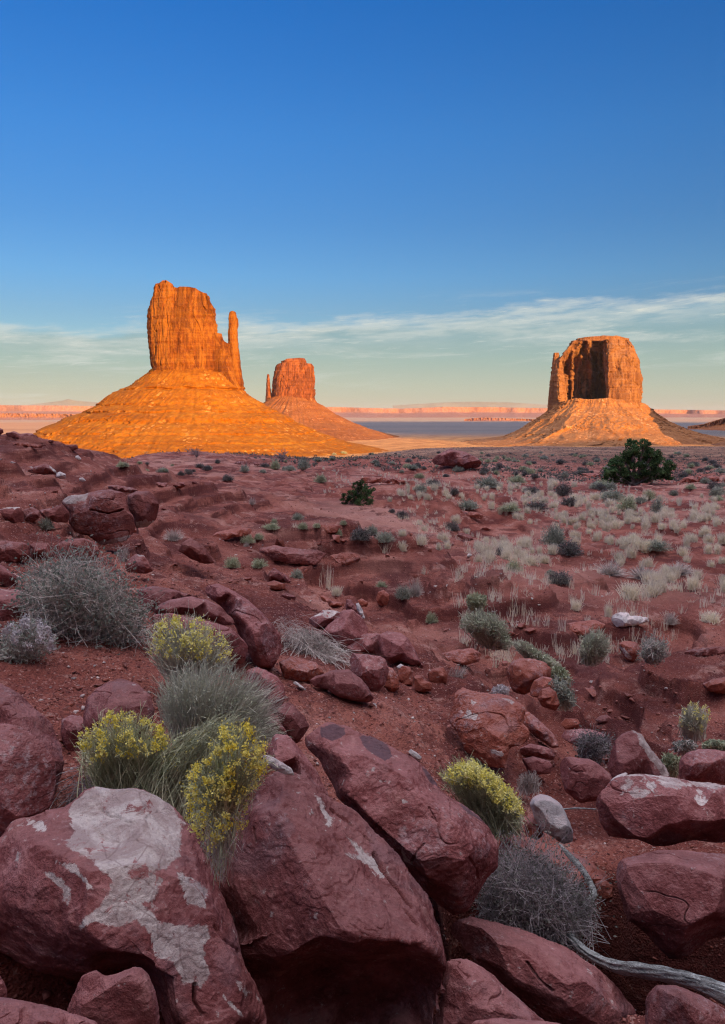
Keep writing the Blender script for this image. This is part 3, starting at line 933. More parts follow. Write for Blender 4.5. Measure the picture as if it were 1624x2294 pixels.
loft('talus', M['talus_m'], mb, YM,
     left=[(1012, 880), (1000, 960), (988, 1040), (975, 1130), (965, 1150), (950, 1172), (935, 1192), (920, 1212), (905, 1230), (896, 1238)],
     right=[(1012, 1720), (1000, 1660), (985, 1610), (970, 1560), (955, 1520), (940, 1493), (925, 1470), (912, 1455), (898, 1437), (890, 1425)],
     top=[(1227, 912), (1260, 900), (1290, 893), (1320, 896), (1360, 893), (1400, 897), (1438, 900)], base=[(880, 1015), (1720, 1008)],
     depth=[(1012, 640), (1000, 520), (985, 400), (965, 310), (950, 260), (930, 190), (910, 140), (890, 118)],
     origin=om, nu=1000, nv=200, seed=36, disp=lambda P, s: d_talus(P, s, 24, 1.5, 3.0, c=(640, 2200), nf=3.2, led=((zpy(975, YM), 3, 4),)))


# ---------------------------------------------------------------- far country and the high mesas out of the picture that throw the shade
def ridge(name, Y, xs, tops, bot_z, thick, mat, kind='structure', label=None, cat=None, nz=26, disp=6.0, front=1.6, seed=0, wave=0.0):
    xs = np.asarray(xs, float)
    px = np.linspace(xs[0], xs[-1], 420)
    tpy = np.interp(px, xs, tops)
    tx, tz = ray(px, tpy)
    zt = tz * Y
    rows = []
    for k, t in enumerate(np.linspace(0, 1, nz)):
        z = bot_z + (zt - bot_z) * t
        off = -front * thick * (1 - smooth(np.array(t), 0.0, 0.55)) - thick * 0.1 * (1 - t)
        yy = Y + off + wave * fbm(px / 130, 0 * px, seed, 3, 0.55, seed) * (1 - 0.4 * t) + disp * fbm(px / 5, t * 1.2 + 0 * px, seed, 3, 0.6, seed + 2, True) * (0.4 + t)
        rows.append(np.stack([tx * yy, yy, z + disp * 0.08 * fbm(px / 6, 0 * px + t * 6, 0, 2, 0.5, seed + 4)], -1))
    rows.append(np.stack([tx * (Y + thick), np.full_like(px, Y + thick), zt], -1))
    rows.append(np.stack([tx * (Y + thick * 1.3), np.full_like(px, Y + thick * 1.3), np.full_like(px, bot_z)], -1))
    P = np.array(rows)
    n, m_ = P.shape[:2]
    idx = np.arange(n * m_).reshape(n, m_)
    F = np.stack([idx[:-1, :-1], idx[:-1, 1:], idx[1:, 1:], idx[1:, :-1]], -1).reshape(-1, 4)
    o = mesh_obj(name, P.reshape(-1, 3), F, mat)
    recentre(o)
    tag(o, label, cat, None, kind)
    return o


M['far_red'] = mat_butte('far_red', (0.30, 0.12, 0.085), (0.37, 0.17, 0.12), (0.44, 0.23, 0.17), 0.5, 0.5)
M['far_blue'] = mat_plain('far_mountain', (0.16, 0.17, 0.20), (0.20, 0.21, 0.23), 0.001)
YF = 15000.0
ridge('mesa', YF, [690, 760, 840, 900, 1000, 1120, 1210, 1300, 1400, 1480, 1560, 1624, 1700], [911.5, 911.5, 914, 915, 911, 912, 914, 915, 916, 917, 918, 919, 919], -110, 700, M['far_red'], wave=900, disp=20, seed=41)
ridge('mesa', YF * 1.1, [-260, 0, 60, 120, 200, 300, 420], [906, 907, 908, 908, 909, 911, 911], -110, 700, M['far_red'], wave=900, disp=20, seed=43)
ridge('low_hills', 8200, [1040, 1080, 1120, 1180, 1240], [938, 935, 936, 938, 941], -110, 120, M['far_red'], wave=250, disp=28, seed=47)
ridge('low_hills', 9500, [-200, 0, 100, 220, 330], [924, 925, 926, 927, 930], -110, 150, M['far_red'], wave=250, disp=80, seed=48)
ridge('mountains', 42000, [880, 930, 1000, 1060, 1140, 1220, 1330], [908, 905, 901, 899.5, 901, 906, 911], -160, 2500, M['far_blue'], seed=50, disp=4, front=0.8)
ridge('mountains', 44000, [60, 110, 140, 152, 170, 215, 260], [907, 901, 897, 893.5, 897, 901, 906], -160, 2500, M['far_blue'], seed=52, disp=4, front=0.8)
# a low dark rise at the right edge
ridge('hills', 4200, [1540, 1575, 1600, 1624, 1680, 1800], [956, 951, 943, 936, 925, 915], -100, 260, M['talus_e'], seed=54, disp=30, front=1.2)


def shade_mesa(name, c, p0, p1, tops, width, base_z):
    """a mesa across the sun's path: c = metres towards the sun from the camera, p = metres across it (tops: (across, height))"""
    pv = np.array([-SUNH[1], SUNH[0]])         # to the right when looking along the light
    q = np.linspace(p0, p1, 90)
    zt = np.interp(q, [a for a, b in tops], [b for a, b in tops])
    rows = []
    prof = [(-0.9, 0.0), (-0.55, 0.35), (-0.5, 0.5), (-0.46, 0.97), (-0.4, 1.0), (0.4, 1.0), (0.46, 0.97), (0.5, 0.5), (0.55, 0.35), (0.9, 0.0)]
    for u, h in prof:
        cc = c + u * width + 8 * fbm(q / 40, 0 * q + u, 0, 3, 0.5, 61)
        P2 = cc[:, None] * SUNH[None] + q[:, None] * pv[None]
        rows.append(np.concatenate([P2, (base_z + (zt - base_z) * h)[:, None]], 1))
    P = np.array(rows)
    n, m_ = P.shape[:2]
    idx = np.arange(n * m_).reshape(n, m_)
    F = np.stack([idx[:-1, :-1], idx[:-1, 1:], idx[1:, 1:], idx[1:, :-1]], -1).reshape(-1, 4)
    o = mesh_obj(name, P.reshape(-1, 3), F, M['cliff_m'])
    recentre(o)
    return tag(o, None, None, None, 'structure')
T9 = math.tan(SUN_EL)
shade_mesa('mesa', 140, -900, 1500, [(q, z + T9 * (140 + d)) for q, z, d in [(-900, -10, 500), (0, -20, 500), (150, -28, 500), (260, -28, 520), (347, -29.5, 540), (480, -36, 640), (620, -42, 740), (755, -47, 820), (860, -50, 900), (930, -50, 1020), (1050, -50, 1150), (1500, -50, 1200)]], 130, -4)
shade_mesa('mesa', -900, 1560, 5600, [(1560, -60), (1644, -85 + T9 * 685), (1795, -5 + T9 * 685), (1830, 60 + T9 * 685), (1950, 640), (2500, 690), (3100, 700), (5600, 690)], 420, -95)
# ---------------------------------------------------------------- boulders: a faceted block with the photo's outline and real thickness, then weathered
def poly_sd(poly, x, y):
    """signed distance (negative inside) of points to a polygon"""
    P = np.asarray(poly, float)
    A, B = P, np.roll(P, -1, 0)
    best = np.full(np.shape(x), 1e18)
    inside = np.zeros(np.shape(x), bool)
    for (ax, ay), (bx, by) in zip(A, B):
        ex, ey = bx - ax, by - ay
        t = np.clip(((x - ax) * ex + (y - ay) * ey) / (ex * ex + ey * ey + 1e-12), 0, 1)
        best = np.minimum(best, (x - ax - t * ex) ** 2 + (y - ay - t * ey) ** 2)
        c = (ay > y) != (by > y)
        xi = ax + (y - ay) * ex / (ey if abs(ey) > 1e-9 else 1e-9)
        inside ^= c & (x < xi)
    d = np.sqrt(best)
    return np.where(inside, -d, d)


def mesh_arrays(me):
    n = len(me.vertices)
    co = np.empty(n * 3, np.float32); me.vertices.foreach_get('co', co)
    no = np.empty(n * 3, np.float32); me.vertices.foreach_get('normal', no)
    return co.reshape(-1, 3).astype(float), no.reshape(-1, 3).astype(float)


def rock(label, pts, Y=None, thick=0.55, inner=None, tilt=0.35, soft=3, rough=1.0, pale=(), varnish=(), crust=0.0, lv=2, seed=0, mat=None,
         name='boulder', cat='boulder', group=None, res=None, palew=26, cuts=()):
    rnd = random.Random(seed * 7 + 3)
    P = np.array(pts, float)
    x0, y0 = P.min(0); x1, y1 = P.max(0)
    cx_, cy_ = (x0 + x1) / 2, (y0 + y1) / 2
    if Y is None:
        Y = ground_at(cx_, y1)[1]
    else:                      # never sink a rock behind the ground it stands on
        Yg = ground_at(cx_, y1 - 0.12 * (y1 - y0))[1]
        if y1 < 2200 and Yg < Y:
            Y = Yg
    s = Y / FPX
    size = min(x1 - x0, y1 - y0) * 0.6 + max(x1 - x0, y1 - y0) * 0.4
    sm = size * s
    if size < 130:
        lv = min(lv, 1)
    res = res or (38 if lv == 2 else 30 if size > 45 else 20)
    # denser, slightly broken outline
    out = []
    n = len(P)
    for i in range(n):
        a, b = P[i], P[(i + 1) % n]
        L = np.hypot(*(b - a))
        k = max(1, int(round(L / (size * 0.16))))
        for j in range(k):
            t = j / k
            q = a + (b - a) * t
            jt = size * 0.010 if j else 0
            out.append((q[0] + rnd.uniform(-1, 1) * jt, q[1] + rnd.uniform(-1, 1) * jt))
    O = np.array(out)
    c = O.mean(0)
    O = c + (O - c) * (1 + 0.35 / res)

    def lean(y):
        return tilt * s * (cy_ - np.asarray(y))
    front, back = [], []
    md = None
    gx, gy = np.meshgrid(np.linspace(x0, x1, 24), np.linspace(y0, y1, 24))
    sdg = poly_sd(O, gx, gy)
    md = -sdg.min()

    def auto(k, sign, T):
        res_ = []
        tries = 0
        while len(res_) < k and tries < 400:
            tries += 1
            x, y = rnd.uniform(x0, x1), rnd.uniform(y0, y1)
            d = -float(poly_sd(O, np.array([x]), np.array([y]))[0])
            if d < md * 0.22 or any(math.hypot(x - a, y - b) < size * 0.17 for a, b, _ in res_):
                continue
            t = min(1, d / md)
            res_.append((x, y, sign * T * sm * math.sqrt(t * (2 - t)) * rnd.uniform(0.62, 1.15)))
        return res_
    if inner is None:
        front = auto(7, -1, thick)
    else:
        front = [(x, y, d) for x, y, d in inner]
    back = auto(5, 1, thick * 0.9)
    # a ring just inside the rim, so the sides stand up instead of tapering to a knife edge
    V, F = [], []

    def side(points, sgn):
        ring = []
        k = 0.90
        for x, y in O:
            rx, ry = c[0] + (x - c[0]) * k, c[1] + (y - c[1]) * k
            ring.append((rx, ry, sgn * thick * sm * rnd.uniform(0.25, 0.45)))
        pts3 = [(x, y, 0.0) for x, y in O]
        keep = []
        for q in ring:
            if float(poly_sd(O, np.array([q[0]]), np.array([q[1]]))[0]) < -size * 0.02:
                if all(math.hypot(q[0] - a, q[1] - b) > size * 0.06 for a, b, _ in keep + points):
                    keep.append(q)
        if sgn < 0 and inner is not None:
            keep = []
        pts3 += keep + points
        co2 = [Vector((p[0], p[1])) for p in pts3]
        m = len(O)
        r = delaunay_2d_cdt(co2, [], [list(range(m))], 1, 1e-4)
        vs, fs, orig = r[0], r[2], r[3]
        base = len(V)
        for v, og in zip(vs, orig):
            dd = pts3[og[0]][2] if og else 0.0
            V.append(unproj(v[0], v[1], Y + dd + lean(v[1])))
        for f in fs:
            F.append([base + i for i in (f if sgn < 0 else f[::-1])])
    side(front, -1)
    side(back, 1)
    me = bpy.data.meshes.new('tmp')
    me.from_pydata([tuple(v) for v in V], [], F)
    bm = bmesh.new(); bm.from_mesh(me)
    bmesh.ops.remove_doubles(bm, verts=bm.verts, dist=s * 0.4)
    bmesh.ops.recalc_face_normals(bm, faces=bm.faces)
    bm.to_mesh(me); bm.free()
    tmp = bpy.data.objects.new('tmp', me)
    COL.objects.link(tmp)
    m = tmp.modifiers.new('r', 'REMESH'); m.mode = 'VOXEL'; m.voxel_size = sm / res
    m = tmp.modifiers.new('s', 'SMOOTH'); m.factor = 0.5; m.iterations = soft
    if lv:
        m = tmp.modifiers.new('d', 'SUBSURF'); m.levels = lv; m.render_levels = lv
    dg = bpy.context.evaluated_depsgraph_get()
    ev = tmp.evaluated_get(dg)
    me2 = bpy.data.meshes.new_from_object(ev)
    bpy.data.objects.remove(tmp)
    bpy.data.meshes.remove(me)
    co, no = mesh_arrays(me2)
    if len(co) < 8:
        print('ROCK FAILED', label)
    a = sm * rough
    # planes that shave the block into facets with crisp arrises
    rn2 = np.random.default_rng(seed + 500)
    mid_ = (co.max(0) + co.min(0)) / 2
    fwd = mid_ / np.linalg.norm(mid_)
    nf_ = 2 if soft >= 4 else (13 if inner is None else 8)
    for _ in range(nf_):
        nv = rn2.normal(size=3) - fwd * 0.9
        nv /= np.linalg.norm(nv)
        h = (co - mid_) @ nv
        front_ = -float(nv @ fwd)
        lim = h.max() * (rn2.uniform(0.74, 0.92) if front_ > 0.5 else rn2.uniform(0.93, 0.985))
        ex = np.maximum(h - lim, 0)
        co = co - nv[None] * (ex * 0.88)[:, None]
    me2.vertices.foreach_set('co', co.astype(np.float32).ravel())
    me2.update()
    co, no = mesh_arrays(me2)
    q = co / sm
    sd_ = seed % 50
    X_, Y_, Z_ = q[:, 0], q[:, 1], q[:, 2]
    d = 0.017 * fbm(X_ * 2.2, Y_ * 2.2, Z_ * 2.2, 3, 0.5, sd_)
    d += 0.0055 * fbm(X_ * 6, Y_ * 6, Z_ * 6, 3, 0.55, sd_ + 3, True)
    if lv:
        # flakes: shallow steps where thin sheets have come away
        f1 = fbm(X_ * 3.1, Y_ * 3.1, Z_ * 4.5, 4, 0.55, sd_ + 5) * 7
        fr = f1 - np.floor(f1)
        d += 0.0035 * (np.floor(f1) + smooth(fr, 0.86, 1.0))
        # a few open cracks
        cr = np.abs(perlin(X_ * 1.5 + 0.15 * perlin(X_ * 7, Y_ * 7, Z_ * 7, 4), Y_ * 1.5, Z_ * 2.2, sd_ + 8))
        d -= 0.030 * (1 - smooth(cr, 0.0, 0.022)) * smooth(fbm(X_ * 1.2, Y_ * 1.2, Z_ * 1.2, 2, 0.5, sd_ + 9), 0.02, 0.2)
        d += 0.0045 * fbm(X_ * 18, Y_ * 18, Z_ * 18, 3, 0.6, sd_ + 11)
        d += 0.0016 * fbm(X_ * 60, Y_ * 60, Z_ * 60, 2, 0.6, sd_ + 12)
    pxy = proj(co)
    for cut in cuts:          # cracks that the photo shows: a polyline with a width and depth in sheet points and metres
        line, wd, dp = cut
        L = np.asarray(line, float)
        bd = np.full(len(co), 1e9)
        for (ax, ay), (bx, by) in zip(L[:-1], L[1:]):
            ex, ey = bx - ax, by - ay
            t = np.clip(((pxy[0] - ax) * ex + (pxy[1] - ay) * ey) / (ex * ex + ey * ey), 0, 1)
            bd = np.minimum(bd, np.hypot(pxy[0] - ax - t * ex, pxy[1] - ay - t * ey))
        bd = bd + 3 * fbm(X_ * 8, Y_ * 8, Z_ * 8, 2, 0.5, 77)
        facing = (co * no).sum(1) < 0
        d -= np.where(facing, dp / a * (1 - smooth(bd, 0, wd)), 0)
    co = co + no * (d * a)[:, None]
    view = -(co * no).sum(1) / (np.linalg.norm(co, axis=1) + 1e-9)
    vis = smooth(view, -0.25, 0.05)

    def patch(polys):
        val = np.zeros(len(co))
        for poly in polys:
            wdt = palew
            sdv = poly_sd(poly, pxy[0], pxy[1])
            val = np.maximum(val, np.clip(0.5 - sdv / wdt, 0, 0.72) * vis)
        return val
    pa = patch(pale)
    if crust:
        pa = np.maximum(pa, crust * smooth(no[:, 2] + 0.22 * fbm(X_ * 4, Y_ * 4, Z_ * 4, 3, 0.6, sd_ + 20), 0.72, 0.96))
    va = patch(varnish)
    n = len(me2.vertices)
    me2.vertices.foreach_set('co', co.astype(np.float32).ravel())
    for an, av in (('pale', pa), ('varnish', va)):
        at = me2.attributes.new(an, 'FLOAT', 'POINT')
        at.data.foreach_set('value', av.astype(np.float32))
    me2.polygons.foreach_set('use_smooth', np.ones(len(me2.polygons), bool))
    me2.update()
    me2.name = name
    me2.materials.clear()
    me2.materials.append(mat or M['rock'])
    o = bpy.data.objects.new(name, me2)
    COL.objects.link(o)
    recentre(o)
    return tag(o, label, cat, group)


# ---------------------------------------------------------------- plants
def ribbons(name, A, B, C, w0, w1, mat, parent=None, seg=4, rng=None, origin=(0, 0, 0)):
    """curved tapering blades from A over B to C"""
    rng = rng or np.random.default_rng(1)
    A, B, C = (np.asarray(q, float) - np.asarray(origin) for q in (A, B, C))
    n = len(A)
    t = np.linspace(0, 1, seg + 1)[None, :, None]
    P = (1 - t) ** 2 * A[:, None] + 2 * t * (1 - t) * B[:, None] + t * t * C[:, None]
    T = np.gradient(P, axis=1)
    rd = rng.normal(size=(n, 1, 3))
    S = np.cross(T, rd)
    S /= np.linalg.norm(S, axis=-1, keepdims=True) + 1e-12
    w0 = np.broadcast_to(np.asarray(w0, float), (n,))[:, None, None]
    w1 = np.broadcast_to(np.asarray(w1, float), (n,))[:, None, None]
    W = (w0 * (1 - t) + w1 * t) / 2
    V = np.stack([P - S * W, P + S * W], 2).reshape(-1, 3)
    k = seg + 1
    base = (np.arange(n) * k * 2)[:, None]
    j = np.arange(seg)[None]
    a = base + j * 2
    F = np.stack([a, a + 1, a + 3, a + 2], -1).reshape(-1, 4)
    return mesh_obj(name, V, F, mat, parent, smooth_shade=False)


def flakes(name, P, size, mat, parent=None, rng=None, origin=(0, 0, 0), asp=1.6, up=0.0):
    """little rhombic leaves or petals at the points P"""
    rng = rng or np.random.default_rng(2)
    P = np.asarray(P, float) - np.asarray(origin)
    n = len(P)
    a = rng.normal(size=(n, 3)); a[:, 2] += up
    a /= np.linalg.norm(a, axis=1)[:, None]
    b = np.cross(a, rng.normal(size=(n, 3)))
    b /= np.linalg.norm(b, axis=1)[:, None]
    s = np.broadcast_to(np.asarray(size, float), (n,))[:, None] * rng.uniform(0.7, 1.3, (n, 1))
    a = a * s * asp / 2; b = b * s / 2
    V = np.stack([P - a, P + b, P + a, P - b], 1).reshape(-1, 3)
    F = np.arange(n * 4).reshape(-1, 4)
    return mesh_obj(name, V, F, mat, parent, smooth_shade=False)


def sample_poly(poly, n, rng, edge=0.0):
    P = np.asarray(poly, float)
    lo, hi = P.min(0), P.max(0)
    out = np.empty((0, 2))
    while len(out) < n:
        q = rng.uniform(lo, hi, (n * 3, 2))
        sdv = poly_sd(P, q[:, 0], q[:, 1])
        q = q[sdv < edge]
        out = np.vstack([out, q])
    return out[:n]


M['stem_grey'] = mat_plain('grey_stem', (0.46, 0.47, 0.37), (0.64, 0.63, 0.50), 6, var=0.2)
M['stem_green'] = mat_plain('green_stem', (0.36, 0.40, 0.25), (0.58, 0.58, 0.38), 5, var=0.2)
M['twig'] = mat_plain('dry_twig', (0.42, 0.37, 0.33), (0.66, 0.60, 0.54), 5, var=0.2)
M['twig_dark'] = mat_plain('dark_twig', (0.20, 0.18, 0.185), (0.42, 0.38, 0.38), 5, var=0.2)
M['leaf_sage'] = mat_plain('sage_leaf', (0.20, 0.24, 0.19), (0.40, 0.43, 0.36), 5, var=0.3, thin=0.3)
M['leaf_pale'] = mat_plain('pale_leaf', (0.36, 0.42, 0.28), (0.58, 0.62, 0.44), 5, var=0.2, thin=0.3)
M['leaf_dark'] = mat_plain('dark_leaf', (0.085, 0.09, 0.075), (0.20, 0.20, 0.17), 5, var=0.3, thin=0.3)
M['straw'] = mat_plain('straw', (0.84, 0.76, 0.57), (0.94, 0.89, 0.73), 3, var=0.2, thin=0.45)
M['yellow'] = mat_plain('yellow_petal', (0.90, 0.76, 0.10), (0.93, 0.88, 0.34), 14, var=0.1, thin=0.3)
M['yellow_pale'] = mat_plain('faded_petal', (0.88, 0.80, 0.16), (0.92, 0.88, 0.42), 14, thin=0.3)
M['white_bloom'] = mat_plain('white_bloom', (0.55, 0.50, 0.50), (0.78, 0.74, 0.74), 14, thin=0.3)
M['juniper'] = mat_plain('juniper_leaf', (0.04, 0.085, 0.03), (0.13, 0.22, 0.085), 1.2, lo=0.4, hi=0.62, thin=0.3)
M['bark'] = mat_plain('bark', (0.16, 0.13, 0.11), (0.30, 0.26, 0.23), 3)


def bush(label, poly, root, Y, depth, n=1600, kind='rabbit', flowers=None, nf=0, petals=(14, 0.016), rootr=0.05, w=0.0032, arch=0.10, seed=0, name='shrub', cat='shrub', group=None, leaf=0, leafsize=0.011,
         stem=None, leafmat=None, flmat='yellow', wig=0.06, inner=0.35, twigs=0):
    """a plant whose stems rise from a root and end inside the outline the photo shows, spread through real depth"""
    rng = np.random.default_rng(seed + 100)
    R0 = unproj(root[0], root[1], Y)
    o = empty(name, tuple(R0))
    tag(o, label, cat, group)
    P2 = np.asarray(poly, float)
    c = P2.mean(0)

    def tips(poly_, m, mn):
        q = sample_poly(poly_, m, rng)
        sdv = -poly_sd(P2, q[:, 0], q[:, 1])
        md = max(1.0, sdv.max())
        rho = np.clip(1 - sdv / md, 0, 1)
        D = depth * np.sqrt(np.clip(1 - rho ** 2, 0.02, 1)) * rng.choice([-1, -1, 1], len(q)) * rng.uniform(mn, 1, len(q))
        return unproj(q[:, 0], q[:, 1], Y + D)

    def grow(T, wd, mat, nm, rr=rootr):
        k = len(T)
        A = R0 + rng.normal(size=(k, 3)) * np.array([rr, rr, rr * 0.3])
        A = A + (T - R0) * rng.uniform(0, 0.25, (k, 1)) * np.array([1, 1, 0.2])
        L = np.linalg.norm(T - A, axis=1)[:, None]
        B = A + (T - A) * 0.5 + np.array([0, 0, 1]) * L * arch + rng.normal(size=(k, 3)) * L * wig
        ribbons(nm, A, B, T, wd * 1.25, wd * 0.6, mat, o, 4, rng, R0)
        return A, B
    ms = M[stem] if stem else (M['stem_green'] if kind == 'rabbit' else M['twig'])
    if kind == 'rabbit' and not twigs:
        n = int(n * 0.5)
        w = w * 1.4
        wig = wig * 1.5
        twigs = int(n * 1.6)
    T = tips(poly, n, inner)
    A, B = grow(T, w, ms, 'stems')
    if twigs:
        k = rng.integers(0, n, twigs)
        t = rng.uniform(0.45, 0.98, (twigs, 1))
        S = (1 - t) ** 2 * A[k] + 2 * t * (1 - t) * B[k] + t * t * T[k]
        L = np.linalg.norm(T[k] - A[k], axis=1)[:, None]
        fw = (T[k] - B[k]) / (np.linalg.norm(T[k] - B[k], axis=1)[:, None] + 1e-9)
        E = S + ((rng.normal(size=(twigs, 3)) * 0.16 + np.array([0, 0, 0.07])) if kind == 'twig' else (rng.normal(size=(twigs, 3)) * 0.055 + fw * 0.13)) * L
        Mi = (S + E) / 2 + rng.normal(size=(twigs, 3)) * L * 0.05
        ribbons('twigs', S, Mi, E, w * 0.75, w * 0.45, ms, o, 2, rng, R0)
        T = np.vstack([T, E])
    if leaf:
        if twigs and kind == 'twig':
            k = rng.integers(0, len(T), leaf)
            Q = T[k] + rng.normal(size=(leaf, 3)) * depth * 0.06
        else:
            k = rng.integers(0, n, leaf)
            t = rng.uniform(0.35, 1.0, (leaf, 1))
            Q = (1 - t) ** 2 * A[k] + 2 * t * (1 - t) * B[k] + t * t * T[k] + rng.normal(size=(leaf, 3)) * depth * 0.02
        flakes('leaves', Q, leafsize, M[leafmat or 'leaf_sage'], o, rng, R0, 2.0)
    if nf:
        FT_ = []
        for fp, cnt in flowers:
            FT_.append(tips(fp, cnt, 0.75))
        FT_ = np.vstack(FT_)
        FT_ = FT_[:nf] if len(FT_) > nf else FT_
        grow(FT_, w * 1.1, ms, 'flower_stalks')
        k, fs = petals
        cs = np.repeat(rng.uniform(0.45, 1.15, len(FT_)), k)[:, None]
        Q = np.repeat(FT_, k, 0) + rng.normal(size=(len(FT_) * k, 3)) * fs * cs * np.array([1.0, 1.0, 1.35])
        if len(FT_) <= 30:       # few enough heads to be parts of their own
            for j in range(len(FT_)):
                flakes('flower_head', Q[j * k:(j + 1) * k], fs * 0.78, M[flmat], o, rng, R0, 1.7, up=0.6)
        else:
            flakes('flowers', Q, fs * 0.78, M[flmat], o, rng, R0, 1.7, up=0.6)
    return o


def dome(px, py, w, h, lump=0.12, seed=0, n=18, lean=0.0):
    """outline of a bush standing at sheet point (px, py): w wide, h tall"""
    rn = random.Random(seed)
    out = []
    for i in range(n):
        a = math.pi * 2 * i / n
        r = 1 + rn.uniform(-lump, lump)
        x = math.cos(a) * w / 2 * r
        y = -math.sin(a) * h * 0.52 * r - h * 0.48
        out.append((px + x + lean * (-y), py + min(0, y)))
    return out


def copy_tree(o, parent=None):
    c = o.copy()
    COL.objects.link(c)
    c.parent = parent
    for ch in list(o.children):
        copy_tree(ch, c)
    return c


def plant_proto(kind, seed):
    """a unit plant, about 1 m wide and 0.8 m tall, standing on the origin"""
    rng = np.random.default_rng(seed)
    nm = {'sage': 'sagebrush', 'dark': 'shrub', 'green': 'shrub', 'grass': 'grass_tuft', 'dry': 'dry_shrub', 'weed': 'dry_weed'}[kind]
    o = empty(nm)
    if kind in ('grass', 'weed'):
        n = 230 if kind == 'grass' else 34
        A = rng.normal(size=(n, 3)) * np.array([0.16, 0.16, 0])
        th = rng.uniform(0, 2 * np.pi, n)
        sp = rng.uniform(0.1, 0.45, n)
        H = rng.uniform(0.35, 0.85, n)
        C = A + np.stack([np.cos(th) * sp, np.sin(th) * sp, H], 1)
        B = A + (C - A) * 0.5 + np.array([0, 0, 0.14])
        ribbons('blades', A, B, C, 0.030, 0.010, M['straw'], o, 3, rng)
        return o
    n = {'sage': 520, 'dark': 420, 'green': 650, 'dry': 420}[kind]
    th = rng.uniform(0, 2 * np.pi, n)
    ph = np.arccos(rng.uniform(0.0, 1, n))
    r = rng.uniform(0.72, 1.08, n) * (1 + 0.16 * np.sin(3 * th + seed))
    C = np.stack([np.sin(ph) * np.cos(th) * 0.5 * r, np.sin(ph) * np.sin(th) * 0.5 * r, np.cos(ph) * 0.72 * r + 0.06], 1)
    A = C * np.array([0.12, 0.12, 0.0]) + rng.normal(size=(n, 3)) * np.array([.04, .04, 0])
    B = A + (C - A) * 0.5 + np.array([0, 0, 0.10]) + rng.normal(size=(n, 3)) * 0.04
    sm_ = {'sage': 'stem_grey', 'dark': 'twig_dark', 'green': 'stem_green', 'dry': 'twig'}[kind]
    ribbons('stems', A, B, C, 0.012, 0.007, M[sm_], o, 3, rng)
    m = {'sage': 1500, 'dark': 1500, 'green': 900, 'dry': 0}[kind]
    if m:
        k = rng.integers(0, n, m)
        t = rng.uniform(0.55, 1.02, (m, 1))
        Q = (1 - t) ** 2 * A[k] + 2 * t * (1 - t) * B[k] + t * t * C[k] + rng.normal(size=(m, 3)) * 0.02
        flakes('leaves', Q, 0.034, M[{'sage': 'leaf_sage', 'dark': 'leaf_dark', 'green': 'leaf_pale'}[kind]], o, rng, (0, 0, 0), 1.8, up=0.5)
    return o


PROTO = {}


def place_plant(kind, P, w, h, label, group, var=0, rot=0.0, cat=None):
    key = (kind, var)
    first = key not in PROTO
    if first:
        PROTO[key] = plant_proto(kind, 200 + var * 13 + len(kind))
        o = PROTO[key]
    else:
        o = copy_tree(PROTO[key])
    o.location = (float(P[0]), float(P[1]), float(P[2]) - 0.02)
    o.scale = (w, w, h / 0.8)
    o.rotation_euler = (0, 0, rot)
    for k in ('label', 'category', 'group'):
        if k in o:
            del o[k]
    tag(o, label, cat or ('grass' if kind == 'grass' else 'shrub'), group)
    return o
# ---------------------------------------------------------------- the boulders, one by one
M['rock_far'] = mat_rock('sandstone_blocks', (0.12, 0.036, 0.034), (0.235, 0.072, 0.060), (0.36, 0.14, 0.115), s=0.35)
M['rock_grey'] = mat_rock('grey_stone', (0.26, 0.24, 0.25), (0.42, 0.40, 0.40), (0.58, 0.56, 0.54), (0.70, 0.67, 0.64))
M['rock_white'] = mat_rock('white_stone', (0.50, 0.47, 0.45), (0.66, 0.63, 0.60), (0.78, 0.75, 0.71), (0.80, 0.78, 0.75))
M['rock_red'] = mat_rock('crumbly_red_stone', (0.16, 0.042, 0.030), (0.30, 0.082, 0.052), (0.42, 0.15, 0.10))


def Z(x0, y0, *pts):
    return [(x0 + 0.3505 * a, y0 + 0.3505 * b) for a, b in pts]


z4 = lambda *p: Z(0, 1724, *p)
z5 = lambda *p: Z(512, 1724, *p)
z6 = lambda *p: Z(1054.6, 1724, *p)
z1 = lambda *p: Z(0, 1223.7, *p)
z2 = lambda *p: Z(512, 1223.7, *p)
z3 = lambda *p: Z(1054.6, 1223.7, *p)
zl = lambda *p: Z(0, 939, *p)

